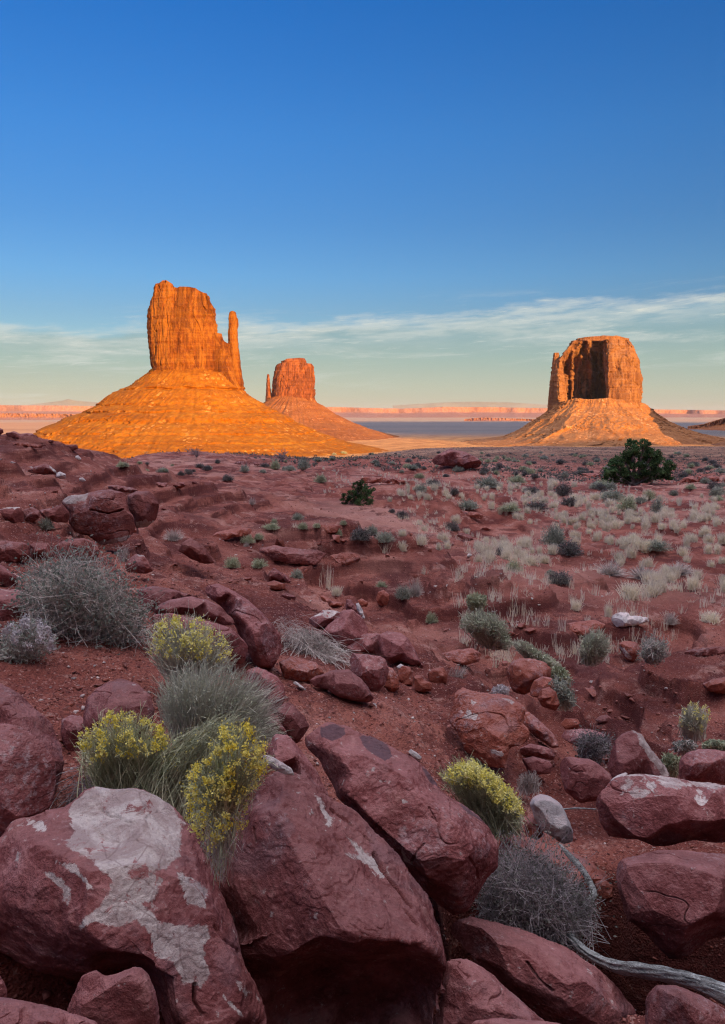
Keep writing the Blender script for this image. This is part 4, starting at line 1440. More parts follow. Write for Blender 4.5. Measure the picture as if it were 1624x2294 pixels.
rock('huge red boulder at the bottom left, its slanting top crusted pale grey', [(-70, 1900), (-5, 1885), (20, 1850), (45, 1825), (62, 1832), (100, 1812), (150, 1808), (172, 1790), (190, 1775), (215, 1763), (260, 1771), (312, 1770), (345, 1780), (385, 1797), (405, 1815), (428, 1850), (450, 1905), (478, 1960), (500, 2008), (512, 2050), (528, 2100), (545, 2150), (572, 2210), (592, 2270), (615, 2350),
      (385, 2350), (352, 2230), (322, 2172), (250, 2168), (200, 2200), (120, 2185), (60, 2165), (0, 2130), (-70, 2100)], Y=2.95, tilt=0.5, thick=0.5, soft=2, res=44, seed=1,
     inner=[(110, 1850, -.12), (190, 1832, -.08), (300, 1815, -.09), (390, 1850, -.08), (90, 1900, -.26), (170, 1950, -.33), (212, 2030, -.42), (300, 2050, -.44), (360, 2085, -.47), (430, 2140, -.45), (500, 2200, -.40), (330, 1930, -.25), (420, 1950, -.2), (470, 2060, -.22), (522, 2150, -.17),
            (40, 2010, -.24), (60, 1940, -.22), (130, 2090, -.24), (220, 2130, -.27), (330, 2135, -.30), (405, 2240, -.30), (480, 2290, -.30)],
     pale=[z4((480, 200), (620, 110), (900, 130), (1100, 220), (1180, 330), (1150, 420), (1150, 560), (1080, 600), (1010, 660), (1040, 700), (990, 830), (900, 850), (1000, 950), (1150, 1000), (1320, 1000), (1340, 1080), (1290, 1120), (1300, 1220), (1340, 1300), (1280, 1400), (1180, 1350), (1120, 1240), (980, 1200), (970, 1050), (870, 950), (760, 1000), (620, 970), (520, 1010), (560, 930), (640, 860), (700, 760), (720, 690), (640, 660), (600, 560), (480, 520), (400, 440), (470, 400), (440, 280)),
           z4((170, 310), (260, 320), (330, 400), (240, 380)), z4((1130, 650), (1330, 760), (1310, 880), (1200, 850)), z4((280, 650), (360, 670), (450, 760), (430, 860), (400, 770), (350, 700)), z4((1400, 1385), (1470, 1480), (1550, 1570), (1440, 1490)), z4((1520, 1375), (1590, 1420), (1580, 1450), (1520, 1410)),
           z4((370, 590), (470, 600), (600, 760), (560, 760), (480, 660)), z4((100, 500), (130, 500), (140, 600), (105, 590))],
     cuts=[(z4((1370, 1000), (1420, 1080), (1520, 1165)), 5, .03), (z4((1245, 1370), (1240, 1480), (1290, 1560)), 5, .03), (z4((560, 320), (640, 400), (690, 440)), 3, .008), (z4((640, 250), (700, 300), (760, 300)), 3, .008)])

rock('largest dark red boulder at the bottom centre, overhanging a black hollow', [(598, 1738), (625, 1722), (660, 1728), (700, 1745), (750, 1780), (800, 1822), (850, 1872), (890, 1920), (930, 1972), (960, 2025), (985, 2085), (1003, 2145), (1004, 2180), (988, 2250), (962, 2350), (600, 2350), (575, 2250), (545, 2165), (528, 2100), (508, 2050), (492, 2000), (508, 1930), (530, 1870), (560, 1800)], Y=3.25, tilt=0.35, thick=0.55, soft=2, res=44, seed=2,
     inner=[(640, 1790, -.15), (720, 1850, -.22), (800, 1930, -.25), (870, 2010, -.25), (930, 2058, -.22), (590, 1830, -.22), (560, 1950, -.30), (640, 1950, -.40), (700, 1930, -.36), (760, 2010, -.41), (860, 2055, -.37),
            (535, 2120, -.30), (645, 2112, -.46), (708, 2076, -.48), (796, 2096, -.48), (838, 2076, -.46), (901, 2070, -.40), (968, 2130, -.24), (620, 2190, .02), (720, 2150, .02), (800, 2165, .04), (900, 2155, .06), (760, 2250, .22), (900, 2240, .24), (650, 2270, .2), (780, 2310, .32)],
     pale=[z5((730, 370), (800, 440), (880, 520), (950, 590), (1000, 690), (960, 670), (880, 600), (800, 560), (760, 530), (830, 530)), z5((550, 150), (620, 220), (660, 300), (620, 390), (640, 300))], palew=30,
     cuts=[(z5((930, 530), (990, 640), (1110, 790), (1180, 880)), 4, .045), (z5((660, 240), (760, 330), (930, 470)), 3, .02), (z5((170, 370), (180, 460)), 3, .02), (z5((680, 420), (720, 500)), 2.5, .012), (z5((1120, 880), (1180, 960), (1210, 1000)), 3, .02)])

rock('broad red boulder with two dark oval stains on its crown, right of the central boulder', [(678, 1662), (690, 1640), (705, 1622), (740, 1619), (775, 1628), (830, 1650), (885, 1672), (940, 1708), (985, 1760), (1020, 1790), (1052, 1812), (1092, 1850), (1117, 1895), (1117, 1945), (1092, 1972), (1068, 2008), (1045, 2042), (1012, 2048), (965, 2012), (930, 1972), (885, 1915), (840, 1868), (795, 1822), (760, 1790), (742, 1755), (715, 1702)], Y=4.3, tilt=0.4, thick=0.5, soft=2, res=44, seed=3,
     inner=[(740, 1680, -.15), (820, 1725, -.30), (800, 1785, -.34), (900, 1800, -.46), (1000, 1850, -.42), (1050, 1905, -.33), (870, 1860, -.40), (950, 1920, -.46), (1020, 1975, -.28), (920, 1740, -.22), (1000, 1795, -.15), (960, 1975, -.22)],
     varnish=[[(717, 1630), (745, 1624), (772, 1632), (772, 1648), (745, 1660), (722, 1652)], [(803, 1650), (838, 1651), (868, 1668), (880, 1690), (862, 1706), (838, 1692), (815, 1672)], [(940, 1712), (975, 1745), (988, 1765), (960, 1748)], [(1030, 1798), (1070, 1828), (1085, 1845), (1050, 1825)]], palew=12,
     pale=[z5((1110, 500), (1150, 560), (1180, 600), (1130, 580)), z5((1110, 180), (1150, 200), (1150, 215), (1110, 210))],
     cuts=[(z5((1170, 590), (1200, 530), (1250, 470)), 2.5, .015), (z5((1280, 240), (1330, 330), (1300, 300)), 2.5, .012), (z5((1540, 560), (1590, 640), (1600, 700)), 2.5, .015), (z5((1410, 220), (1430, 300)), 2.5, .012)])

rock('cracked red slab wedged between the two largest central boulders', [(612, 1642), (650, 1650), (682, 1690), (715, 1730), (742, 1785), (758, 1835), (800, 1880), (845, 1900), (848, 1925), (800, 1890), (740, 1840), (690, 1790), (640, 1745), (600, 1712)], Y=3.75, tilt=0.3, thick=0.5, seed=4, soft=2)
rock('white edged stone under the yellow flowering bush, on top of the central boulder', [(588, 1690), (605, 1692), (632, 1706), (655, 1722), (662, 1738), (640, 1735), (612, 1722), (592, 1708)], Y=3.3, mat=M['rock_white'], thick=0.4, seed=5, lv=1, res=18, cat='rock', name='rock')

rock('rounded dark red boulder at the left edge above the grey crusted one', [(-80, 1640), (-20, 1620), (30, 1624), (62, 1632), (95, 1660), (118, 1700), (126, 1760), (116, 1808), (60, 1832), (32, 1858), (0, 1885), (-80, 1900)], Y=3.35, tilt=0.3, thick=0.5, seed=6, soft=3)
rock('long sloping red boulder at the left edge, behind the rounded one', [(-80, 1520), (0, 1530), (40, 1553), (80, 1590), (116, 1625), (140, 1668), (145, 1720), (128, 1790), (60, 1800), (-80, 1760)], Y=4.0, tilt=0.7, thick=0.5, seed=7, soft=3)
rock('smooth rounded purple red boulder left of the grey green bush', [(186, 1605), (192, 1566), (215, 1542), (240, 1528), (270, 1519), (310, 1530), (337, 1555), (348, 1590), (340, 1632), (300, 1668), (240, 1690), (200, 1670), (187, 1640)], Y=4.9, tilt=0.9, thick=0.36, seed=8, soft=4, rough=.7)
rock('small dark red block beside the smooth rounded purple boulder', [(138, 1612), (160, 1600), (186, 1602), (190, 1640), (178, 1690), (150, 1680), (137, 1650)], Y=4.7, seed=9, lv=1)
rock('low dark red rock in the bottom left corner below the grey crusted boulder', [(150, 2262), (172, 2215), (185, 2180), (215, 2172), (235, 2185), (262, 2180), (300, 2163), (322, 2168), (340, 2195), (352, 2245), (362, 2350), (150, 2350)], Y=2.45, tilt=.2, thick=0.4, seed=10)
rock('flat pinkish slab along the bottom left edge', [(-60, 2228), (0, 2232), (60, 2241), (110, 2254), (160, 2268), (215, 2288), (260, 2350), (-60, 2350)], Y=2.05, tilt=.6, thick=0.5, seed=11)
rock('small reddish rock cut off by the left edge near the bottom', [(-40, 2175), (0, 2185), (14, 2210), (17, 2235), (0, 2250), (-40, 2250)], Y=2.3, seed=12, lv=1, cat='rock', name='rock')

# bottom right
rock('long sloping red boulder with a dark end face at the bottom, right of centre', [(1018, 2060), (1052, 2050), (1110, 2070), (1160, 2082), (1205, 2095), (1270, 2122), (1340, 2168), (1390, 2220), (1425, 2268), (1440, 2350), (1290, 2350), (1200, 2290), (1110, 2205), (1052, 2140), (1010, 2100), (998, 2078)], Y=3.95, tilt=.35, thick=0.5, seed=13, soft=2,
     inner=[(1030, 2075, -.16), (1100, 2110, -.26), (1200, 2150, -.34), (1300, 2220, -.34), (1370, 2280, -.22), (1160, 2210, -.2), (1060, 2125, -.12), (1260, 2270, -.2)], cuts=[(z6((360, 1230), (430, 1330), (520, 1410)), 3, .03)])
rock('red boulder at the bottom edge, tucked against the overhanging boulder', [(1002, 2150), (1030, 2142), (1062, 2155), (1110, 2188), (1160, 2235), (1220, 2285), (1260, 2350), (950, 2350), (985, 2250)], Y=3.3, tilt=.35, thick=0.4, seed=14, soft=2)
rock('pinkish slab peeping over the bottom edge, right of centre', [(1056, 2287), (1120, 2280), (1190, 2284), (1260, 2292), (1300, 2350), (1040, 2350)], Y=2.75, tilt=.6, seed=15, lv=1)
rock('shadowy purple boulder in the bottom right corner under the driftwood', [(1438, 2350), (1446, 2240), (1470, 2205), (1510, 2205), (1570, 2228), (1640, 2270), (1700, 2350)], Y=3.1, tilt=.4, seed=16)
rock('great red boulder at the right edge with a white crusted rim', [(1334, 1800), (1342, 1772), (1358, 1748), (1400, 1737), (1440, 1733), (1500, 1740), (1560, 1751), (1624, 1757), (1700, 1765), (1700, 1910), (1624, 1886), (1560, 1880), (1500, 1893), (1470, 1894), (1430, 1880), (1362, 1874), (1344, 1840)], Y=5.1, tilt=.12, thick=0.45, seed=17, soft=1, crust=.62,
     inner=[(1365, 1775, -.16), (1440, 1752, -.22), (1520, 1762, -.2), (1600, 1772, -.18), (1436, 1800, -.46), (1440, 1870, -.36), (1500, 1820, -.38), (1580, 1830, -.32), (1375, 1830, -.16), (1660, 1830, -.2), (1520, 1880, -.1)])
rock('white topped stone slab leaning behind the great boulder at the right edge', [(1352, 1768), (1372, 1742), (1402, 1728), (1414, 1730), (1402, 1742), (1370, 1765), (1352, 1785)], Y=5.6, mat=M['rock_white'], seed=18, lv=1, name='rock', cat='rock')
rock('huge purple red boulder at the right edge below the white rimmed one', [(1376, 1940), (1392, 1925), (1440, 1913), (1530, 1906), (1624, 1912), (1700, 1920), (1700, 2110), (1624, 2096), (1585, 2102), (1545, 2140), (1505, 2148), (1470, 2118), (1425, 2075), (1398, 2052), (1388, 2000)], Y=4.5, tilt=.3, thick=0.5, seed=19, soft=3,
     inner=[(1420, 1945, -.2), (1500, 1935, -.22), (1600, 1940, -.22), (1410, 1985, -.3), (1500, 1985, -.38), (1600, 1980, -.38), (1430, 2040, -.3), (1520, 2060, -.42), (1600, 2040, -.34), (1510, 2110, -.25), (1640, 2060, -.25)])
rock('pale grey rounded boulder beside the yellow bush on the right', [(1187, 1800), (1192, 1785), (1210, 1778), (1232, 1782), (1252, 1796), (1268, 1822), (1284, 1862), (1284, 1884), (1262, 1890), (1238, 1874), (1212, 1860), (1196, 1830)], Y=5.7, mat=M['rock_grey'], seed=20, soft=4, rough=.7)
rock('rusty red slab sloping behind the dark shrub at the bottom right', [(1118, 1868), (1180, 1873), (1215, 1888), (1260, 1900), (1310, 1922), (1350, 1950), (1370, 1972), (1352, 1996), (1300, 2000), (1220, 1985), (1150, 1960), (1112, 1920)], Y=5.2, tilt=.9, mat=M['rock_red'], seed=21)
rock('small angular red rock in the dark gap left of the huge purple boulder', [(1332, 1975), (1352, 1968), (1372, 1982), (1374, 2010), (1352, 2022), (1334, 2008)], Y=4.9, mat=M['rock_red'], seed=22, lv=1, name='rock', cat='rock')
rock('dark red rock between the grey boulder and the yellow bush', [(1172, 1830), (1190, 1822), (1208, 1840), (1218, 1870), (1200, 1885), (1178, 1872)], Y=5.8, mat=M['rock_red'], seed=23, lv=1, name='rock', cat='rock')
rock('upright red boulder with a white ridge down its right side, at right', z3((870, 1400), (880, 1320), (910, 1250), (960, 1200), (1030, 1175), (1090, 1200), (1130, 1260), (1180, 1330), (1240, 1410), (1285, 1480), (1250, 1500), (900, 1480)), Y=7.0, tilt=.4, seed=24, crust=.0,
     pale=[z3((1030, 1175), (1080, 1190), (1130, 1260), (1190, 1340), (1280, 1475), (1230, 1470), (1140, 1350), (1080, 1260))], palew=14)
rock('dark boulder with a flat shaded end, left of the upright white ridged one', z3((560, 1400), (590, 1350), (640, 1340), (760, 1360), (830, 1400), (900, 1460), (930, 1540), (860, 1620), (700, 1640), (600, 1560)), Y=6.6, tilt=.4, seed=25)
rock('smooth dark red boulder at the right edge above the white rimmed one', z3((1325, 1460), (1335, 1360), (1380, 1315), (1450, 1298), (1560, 1300), (1700, 1320), (1700, 1520), (1480, 1510), (1330, 1500)), Y=7.0, tilt=.3, seed=26, soft=4)
rock('flat topped tan slab in the hollow left of the upright ridged boulder', z3((325, 1355), (400, 1340), (500, 1370), (522, 1400), (510, 1450), (430, 1460), (370, 1450)), Y=7.6, seed=27, soft=0, rough=.6)
rock('split dark slab lying above the flat topped one', z3((310, 1290), (380, 1260), (480, 1280), (540, 1310), (540, 1365), (500, 1360), (400, 1340), (320, 1330)), Y=8.0, seed=28, soft=0)
rock('long dark plank shaped rock leaning down the red bank', z3((310, 1085), (370, 1050), (430, 1100), (540, 1210), (570, 1280), (520, 1290), (420, 1220), (350, 1160)), Y=8.6, seed=29, soft=0, mat=M['rock_red'])
rock('crumbling red outcrop with white mineral stains above the yellow bush at right', z3((-130, 960), (-60, 900), (60, 930), (160, 950), (260, 960), (350, 1030), (330, 1120), (380, 1200), (330, 1270), (240, 1280), (240, 1420), (100, 1440), (-40, 1330), (-80, 1180), (-160, 1100)), Y=8.4, tilt=1.0, thick=.35, seed=30, mat=M['rock_red'], rough=1.6,
     pale=[z3((-20, 1040), (40, 1080), (20, 1110), (-60, 1100)), z3((130, 1300), (210, 1320), (200, 1340), (140, 1320)), z3((200, 970), (280, 990), (260, 1010)), z3((0, 970), (40, 990), (30, 1010), (0, 1000))], palew=12)
rock('round rusty boulder in the gully, topmost of its cluster of three', z3((228, 800), (260, 740), (330, 712), (410, 720), (480, 740), (512, 780), (510, 830), (440, 900), (340, 950), (270, 930), (240, 860)), Y=11.4, seed=31, soft=4, mat=M['rock_red'], crust=.3)
rock('red rock between the two others of the gully cluster', z3((375, 920), (400, 860), (460, 830), (520, 840), (545, 900), (540, 950), (440, 970), (385, 955)), Y=11.0, seed=32, lv=1, mat=M['rock_red'])
rock('brick red rounded rock, lowest of the gully cluster', z3((425, 970), (450, 910), (500, 895), (545, 930), (568, 1010), (540, 1050), (450, 1020)), Y=10.6, seed=33, lv=1, soft=4, mat=M['rock_red'])
rock('low flat boulder on the gully floor above the dark shrub', z3((565, 1210), (600, 1170), (700, 1165), (780, 1170), (860, 1200), (880, 1270), (840, 1340), (640, 1260)), Y=8.0, seed=34, lv=1)
rock('small red boulder perched left of the low flat gully boulder', z3((570, 1130), (600, 1100), (680, 1100), (700, 1130), (680, 1170), (600, 1165)), Y=8.9, seed=35, lv=1, mat=M['rock_red'], name='rock', cat='rock')
rock('tan wedge of rock in the middle of the gully floor', z3((790, 1110), (830, 1080), (870, 1075), (925, 1115), (900, 1130), (820, 1130)), seed=36, lv=1, name='rock', cat='rock')
rock('small tan rock on the gully floor near the white pebbles', z3((742, 920), (770, 890), (805, 905), (800, 935), (760, 938)), seed=37, lv=1, name='rock', cat='rock')
rock('white slab lying on the flat above the gully at right', z3((895, 480), (905, 435), (950, 422), (1005, 420), (1015, 440), (1080, 445), (1130, 455), (1140, 480), (1070, 500), (980, 516), (925, 514)), seed=38, lv=1, mat=M['rock_white'], soft=1, name='rock', cat='rock')
rock('tilted red rock with a white face on the right gully bank', z3((945, 620), (980, 600), (1060, 610), (1085, 660), (1040, 740), (990, 720), (950, 660)), seed=39, lv=1, mat=M['rock_red'], pale=[z3((945, 640), (980, 650), (1040, 725), (1000, 720))], palew=8, name='rock', cat='rock')
rock('rusty eroded block at the right edge above the gully', z3((1475, 880), (1540, 850), (1700, 820), (1700, 960), (1600, 940), (1510, 920)), seed=40, lv=1, mat=M['rock_red'])

# the middle cluster
rock('tall wedge boulder sloping down to the right, behind the yellow bush at left', z1((1300, 290), (1325, 245), (1390, 234), (1480, 280), (1560, 330), (1640, 390), (1720, 470), (1790, 570), (1808, 640), (1790, 700), (1740, 800), (1640, 760), (1560, 640), (1500, 500), (1400, 370)), Y=7.9, tilt=.5, seed=41, soft=2, thick=.5)
rock('arched slab with a dark underside, left of the tall wedge boulder', z1((970, 410), (1040, 360), (1120, 330), (1220, 318), (1330, 340), (1430, 400), (1508, 475), (1500, 530), (1440, 510), (1330, 470), (1200, 440), (1060, 440), (980, 430)), Y=7.6, tilt=.7, seed=42, soft=3)
rock('long flat purple slab behind the arched one', z1((870, 290), (900, 255), (1000, 256), (1120, 275), (1230, 310), (1240, 330), (1100, 350), (1000, 400), (950, 420), (900, 380)), Y=8.6, tilt=1.0, seed=43, thick=.4)
rock('dark block underneath the arched slab', z1((960, 440), (1100, 430), (1300, 470), (1480, 520), (1600, 640), (1560, 760), (1300, 700), (1000, 560)), Y=8.1, seed=44, lv=1)
rock('rounded red boulder right of the dry bush tops', z2((110, 860), (120, 790), (180, 772), (240, 790), (310, 830), (352, 890), (368, 980), (330, 1030), (290, 1045), (200, 980), (130, 920)), Y=6.6, tilt=.5, seed=45, soft=4)
rock('blunt red boulder on the slope just above the stained boulder', z2((305, 1040), (370, 985), (430, 1030), (490, 1090), (518, 1150), (470, 1220), (430, 1262), (380, 1210), (330, 1130)), Y=5.6, tilt=.4, seed=46, soft=3)
rock('long red boulder running down behind the grey bush towards the centre', z2((60, 900), (130, 930), (220, 1000), (300, 1080), (370, 1180), (375, 1220), (300, 1230), (200, 1180), (80, 1080)), Y=5.4, tilt=.5, seed=47, soft=3)
rock('fractured red rock below the dry twigs, left of centre', z2((320, 740), (400, 700), (480, 720), (560, 740), (610, 810), (560, 850), (480, 870), (420, 860), (350, 850)), Y=8.4, seed=48, mat=M['rock_red'], soft=0)
rock('big pointed boulder at the top of the middle cluster', z2((590, 560), (640, 500), (690, 460), (720, 410), (790, 400), (850, 450), (890, 520), (885, 580), (780, 690), (700, 640), (640, 600)), Y=11.2, tilt=.5, seed=49, soft=0)
rock('grey streaked slab lying left of the pointed boulder', z2((500, 490), (520, 455), (590, 420), (600, 405), (680, 408), (740, 435), (720, 460), (640, 490), (600, 520), (540, 520)), Y=11.8, tilt=.8, seed=50, soft=0, mat=M['rock'], crust=.9)
rock('upright red splinter standing behind the pointed boulder', z2((745, 380), (755, 335), (780, 340), (830, 400), (860, 460), (800, 430), (750, 410)), Y=11.6, seed=51, lv=1, soft=0)
rock('white pencil shaped stone leaning on the pointed boulder', z2((810, 362), (830, 360), (855, 400), (872, 455), (868, 485), (840, 440), (820, 400)), Y=11.3, seed=52, lv=1, soft=1, mat=M['rock_white'], name='rock', cat='rock')
rock('squared red block under the pointed boulder', z2((745, 570), (820, 555), (960, 555), (1000, 590), (1000, 650), (970, 700), (860, 690), (780, 700), (720, 640)), Y=10.9, seed=53, soft=0)
rock('roof shaped dark red boulder on the right of the middle cluster', z2((960, 560), (1010, 540), (1100, 550), (1150, 590), (1190, 660), (1230, 740), (1258, 775), (1220, 790), (1150, 760), (1100, 730), (1040, 760), (990, 700), (965, 640)), Y=10.6, tilt=.5, seed=54, soft=0)
rock('flat faced red boulder at the heart of the middle cluster', z2((775, 740), (790, 680), (860, 690), (960, 700), (1000, 720), (1025, 790), (1000, 880), (960, 930), (900, 925), (850, 860), (790, 820)), Y=10.0, tilt=.2, seed=55, soft=0)
rock('narrow red rock squeezed beside the flat faced boulder', z2((1010, 760), (1050, 780), (1090, 840), (1090, 910), (1040, 935), (980, 920), (1000, 860)), Y=10.0, seed=56, lv=1, soft=1, mat=M['rock_red'])
rock('low wide boulder with a tan chipped front, below the middle cluster', z2((475, 880), (560, 830), (660, 790), (770, 785), (830, 830), (890, 890), (925, 960), (920, 990), (800, 990), (700, 965), (640, 920), (560, 900)), Y=9.0, tilt=.5, seed=57, soft=1, inner=None)
rock('red rock with a pale stone resting on it, right of the flat faced boulder', z2((1080, 800), (1110, 760), (1160, 770), (1185, 830), (1180, 890), (1120, 890), (1085, 850)), Y=10.1, seed=58, lv=1, mat=M['rock_red'])
rock('small cream coloured stone in the dark gap of the middle cluster', z2((1070, 770), (1100, 748), (1125, 765), (1122, 820), (1098, 830), (1095, 790)), Y=9.85, seed=59, lv=1, mat=M['rock_white'], name='rock', cat='rock')
rock('pair end rock on the right tip of the middle cluster', z2((1185, 830), (1215, 815), (1250, 850), (1300, 880), (1300, 920), (1250, 935), (1190, 925)), Y=9.9, seed=60, lv=1, mat=M['rock_red'])
rock('rusty mound of rock between the middle cluster and the dry grass', z2((1270, 810), (1310, 780), (1370, 770), (1400, 820), (1395, 880), (1330, 890), (1280, 860)), Y=10.3, seed=61, lv=1, mat=M['rock_red'], soft=4)
rock('round rust coloured boulder with a yellow tuft behind it, in the wash', z2((940, 340), (955, 290), (990, 275), (1035, 310), (1045, 350), (1010, 385), (960, 375)), seed=62, lv=1, soft=3, mat=M['rock_red'])
rock('pale red stone in the wash left of the round rust coloured boulder', z2((815, 350), (850, 332), (890, 355), (890, 385), (830, 390)), seed=63, lv=1, mat=M['rock_red'], name='rock', cat='rock')
rock('dark rock with a flat ledge in front, above the middle cluster', z2((565, 335), (595, 308), (640, 330), (660, 350), (740, 360), (740, 385), (640, 385), (580, 360)), seed=64, lv=1, mat=M['rock_red'], soft=0)
rock('pyramid shaped red rock on the slope left of the wash', z2((195, 235), (240, 190), (290, 135), (340, 170), (360, 200), (360, 225), (300, 220), (250, 240)), seed=65, lv=1, soft=0, mat=M['rock'])
rock('dark pointed rock touching the pyramid shaped one', z2((335, 160), (370, 185), (402, 225), (370, 232), (345, 200)), seed=66, lv=1, soft=0, name='rock', cat='rock')
rock('blocky red rock just below the pyramid shaped one', z2((222, 240), (290, 215), (360, 240), (370, 270), (300, 285), (240, 270)), seed=67, lv=1, soft=0, mat=M['rock_red'])
rock('small dark overhanging rock below the pyramid group', z2((330, 315), (370, 295), (430, 320), (436, 345), (380, 345)), seed=68, lv=1, soft=0, name='rock', cat='rock')
rock('white flat stone near the yellow bush right of the stained boulder', z2((1145, 1310), (1160, 1290), (1200, 1315), (1235, 1345), (1225, 1368), (1180, 1350)), seed=69, lv=1, mat=M['rock_white'], soft=1, name='rock', cat='rock')
rock('little white stone below the fractured rock, left of centre', z2((408, 870), (430, 860), (470, 890), (498, 915), (492, 928), (450, 905)), seed=70, lv=1, mat=M['rock_white'], soft=1, name='rock', cat='rock')

# left hand ledges
rock('large red sandstone block with a pale base, highest of the left ledge', zl((440, 660), (430, 600), (390, 530), (440, 490), (560, 465), (700, 452), (800, 470), (810, 500), (820, 580), (850, 620), (868, 700), (860, 740), (780, 785), (640, 800), (560, 740), (480, 720)), Y=14.0, tilt=.4, seed=71, soft=1, mat=M['rock_far'], rough=1.0, thick=.5,
     pale=[zl((380, 510), (450, 480), (560, 470), (540, 525), (430, 540)), zl((600, 780), (700, 765), (850, 730), (860, 745), (780, 785), (640, 800))], palew=16, cuts=[(zl((580, 580), (700, 600), (790, 575)), 3, .08)])
rock('dark red block standing right of the large ledge block', zl((815, 485), (870, 460), (950, 455), (1000, 490), (1018, 550), (1000, 640), (940, 690), (870, 695), (850, 610), (820, 580)), Y=14.4, tilt=.2, seed=72, soft=1, mat=M['rock_far'],
     pale=[zl((870, 660), (920, 640), (1000, 660), (940, 690), (870, 695))], palew=14)
rock('flat slab capping the two ledge blocks', zl((690, 425), (760, 420), (880, 440), (900, 470), (800, 468), (690, 450)), Y=14.9, seed=73, lv=1, soft=0, mat=M['rock_far'])
rock('whitish red block at the left edge of the upper ledge', zl((-60, 600), (0, 575), (60, 560), (130, 562), (155, 600), (165, 660), (100, 665), (0, 625), (-60, 620)), Y=13.2, seed=74, soft=1, mat=M['rock_far'], crust=.85)
rock('pale topped block, second from the left on the upper ledge', zl((150, 580), (200, 560), (250, 580), (255, 630), (200, 665), (160, 655)), Y=13.4, seed=75, lv=1, soft=1, mat=M['rock_far'], crust=.6)
rock('low red block above the small bush on the upper ledge', zl((250, 580), (330, 568), (400, 540), (450, 600), (440, 660), (370, 660), (300, 640), (260, 610)), Y=13.6, seed=76, soft=1, mat=M['rock_far'])
rock('dark block at the left edge of the lower ledge', zl((-60, 780), (40, 775), (140, 785), (190, 800), (195, 880), (100, 920), (0, 915), (-60, 900)), Y=11.4, seed=77, soft=1, mat=M['rock_far'])
rock('squat red block, second on the lower ledge', zl((190, 800), (260, 785), (340, 800), (355, 880), (300, 905), (200, 890)), Y=11.5, seed=78, soft=1, mat=M['rock_far'])
rock('long red block with a pale foot at the end of the lower ledge', zl((350, 800), (440, 765), (540, 760), (620, 790), (640, 850), (620, 915), (520, 925), (440, 900), (360, 880)), Y=11.7, seed=79, soft=1, mat=M['rock_far'],
     pale=[zl((440, 885), (520, 880), (615, 890), (600, 925), (500, 925))], palew=10)
rock('peaked dark red rock with a white tip, below the ledge blocks', zl((800, 940), (830, 890), (870, 860), (920, 870), (945, 900), (980, 970), (930, 985), (850, 980), (810, 975)), Y=10.9, seed=80, lv=1, soft=1, mat=M['rock_far'], pale=[zl((870, 855), (930, 860), (940, 880), (890, 872))], palew=8)
rock('split sloping boulder below the dry bush near the ledge', zl((1140, 840), (1160, 790), (1220, 755), (1290, 800), (1340, 850), (1370, 920), (1310, 925), (1220, 890)), Y=15.0, seed=81, soft=2, mat=M['rock_far'], cuts=[(zl((1230, 755), (1290, 800), (1350, 870)), 3, .06)])
rock('dark red boulder with a white end on the upper left slope', zl((170, 330), (230, 300), (300, 280), (360, 330), (370, 350), (280, 355), (200, 345)), Y=20.5, seed=82, lv=1, mat=M['rock_far'], pale=[zl((310, 275), (345, 290), (375, 340), (350, 345), (320, 310))], palew=6)
rock('round white stone touching the white ended boulder on the left slope', zl((360, 345), (385, 333), (420, 350), (425, 378), (385, 382), (360, 368)), Y=20.2, seed=83, lv=1, soft=3, mat=M['rock_white'], name='rock', cat='rock')
rock('lone white stone below the skyline at left', zl((482, 235), (500, 230), (520, 250), (515, 262), (485, 258)), seed=84, lv=1, mat=M['rock_white'], name='rock', cat='rock')
rock('white flake shaped stone right of the round one on the left slope', zl((505, 375), (530, 370), (552, 392), (530, 400), (508, 392)), seed=85, lv=1, mat=M['rock_white'], name='rock', cat='rock')
rock('jutting skyline rock at the top left corner of the slope', zl((-60, 60), (0, 55), (20, 62), (26, 85), (0, 100), (-60, 100)), Y=29, seed=86, lv=1, mat=M['rock_far'])
rock('layered skyline ledge at upper left against the orange slope', zl((30, 90), (90, 75), (130, 92), (200, 88), (245, 110), (240, 130), (160, 135), (60, 120)), Y=33, seed=87, lv=1, soft=0, mat=M['rock_far'])
rock('overhanging skyline ledge nearest to the orange slope', zl((400, 160), (440, 163), (496, 160), (500, 188), (470, 200), (410, 180)), Y=46, seed=88, lv=1, soft=0, mat=M['rock_far'])
rock('small skyline rock between the two skyline ledges', zl((295, 140), (315, 128), (345, 135), (345, 148), (305, 150)), Y=40, seed=89, lv=1, soft=0, mat=M['rock_far'], name='rock', cat='rock')
rock('layered red rock outcrop crowning the mound in the middle distance', [(955, 1030), (985, 1016), (1003, 1007), (1012, 1004), (1018, 1009), (1040, 1012), (1065, 1022), (1083, 1035), (1084, 1052), (1060, 1056), (1010, 1044), (960, 1040)], Y=128, seed=90, soft=0, lv=2, mat=M['rock_far'], rough=1.3, thick=.4, cat='outcrop', name='rock_outcrop')
rock('reddish boulder at the left edge beside the big grey bush', zl((-60, 920), (0, 925), (50, 960), (110, 1000), (120, 1060), (80, 1090), (0, 1050), (-60, 1050)), Y=8.7, seed=91, soft=3)
rock('flat purple slab under the left edge of the big grey bush', zl((-60, 1090), (20, 1085), (130, 1090), (200, 1130), (180, 1240), (60, 1290), (-60, 1290)), Y=7.4, tilt=1.2, seed=92, soft=3)

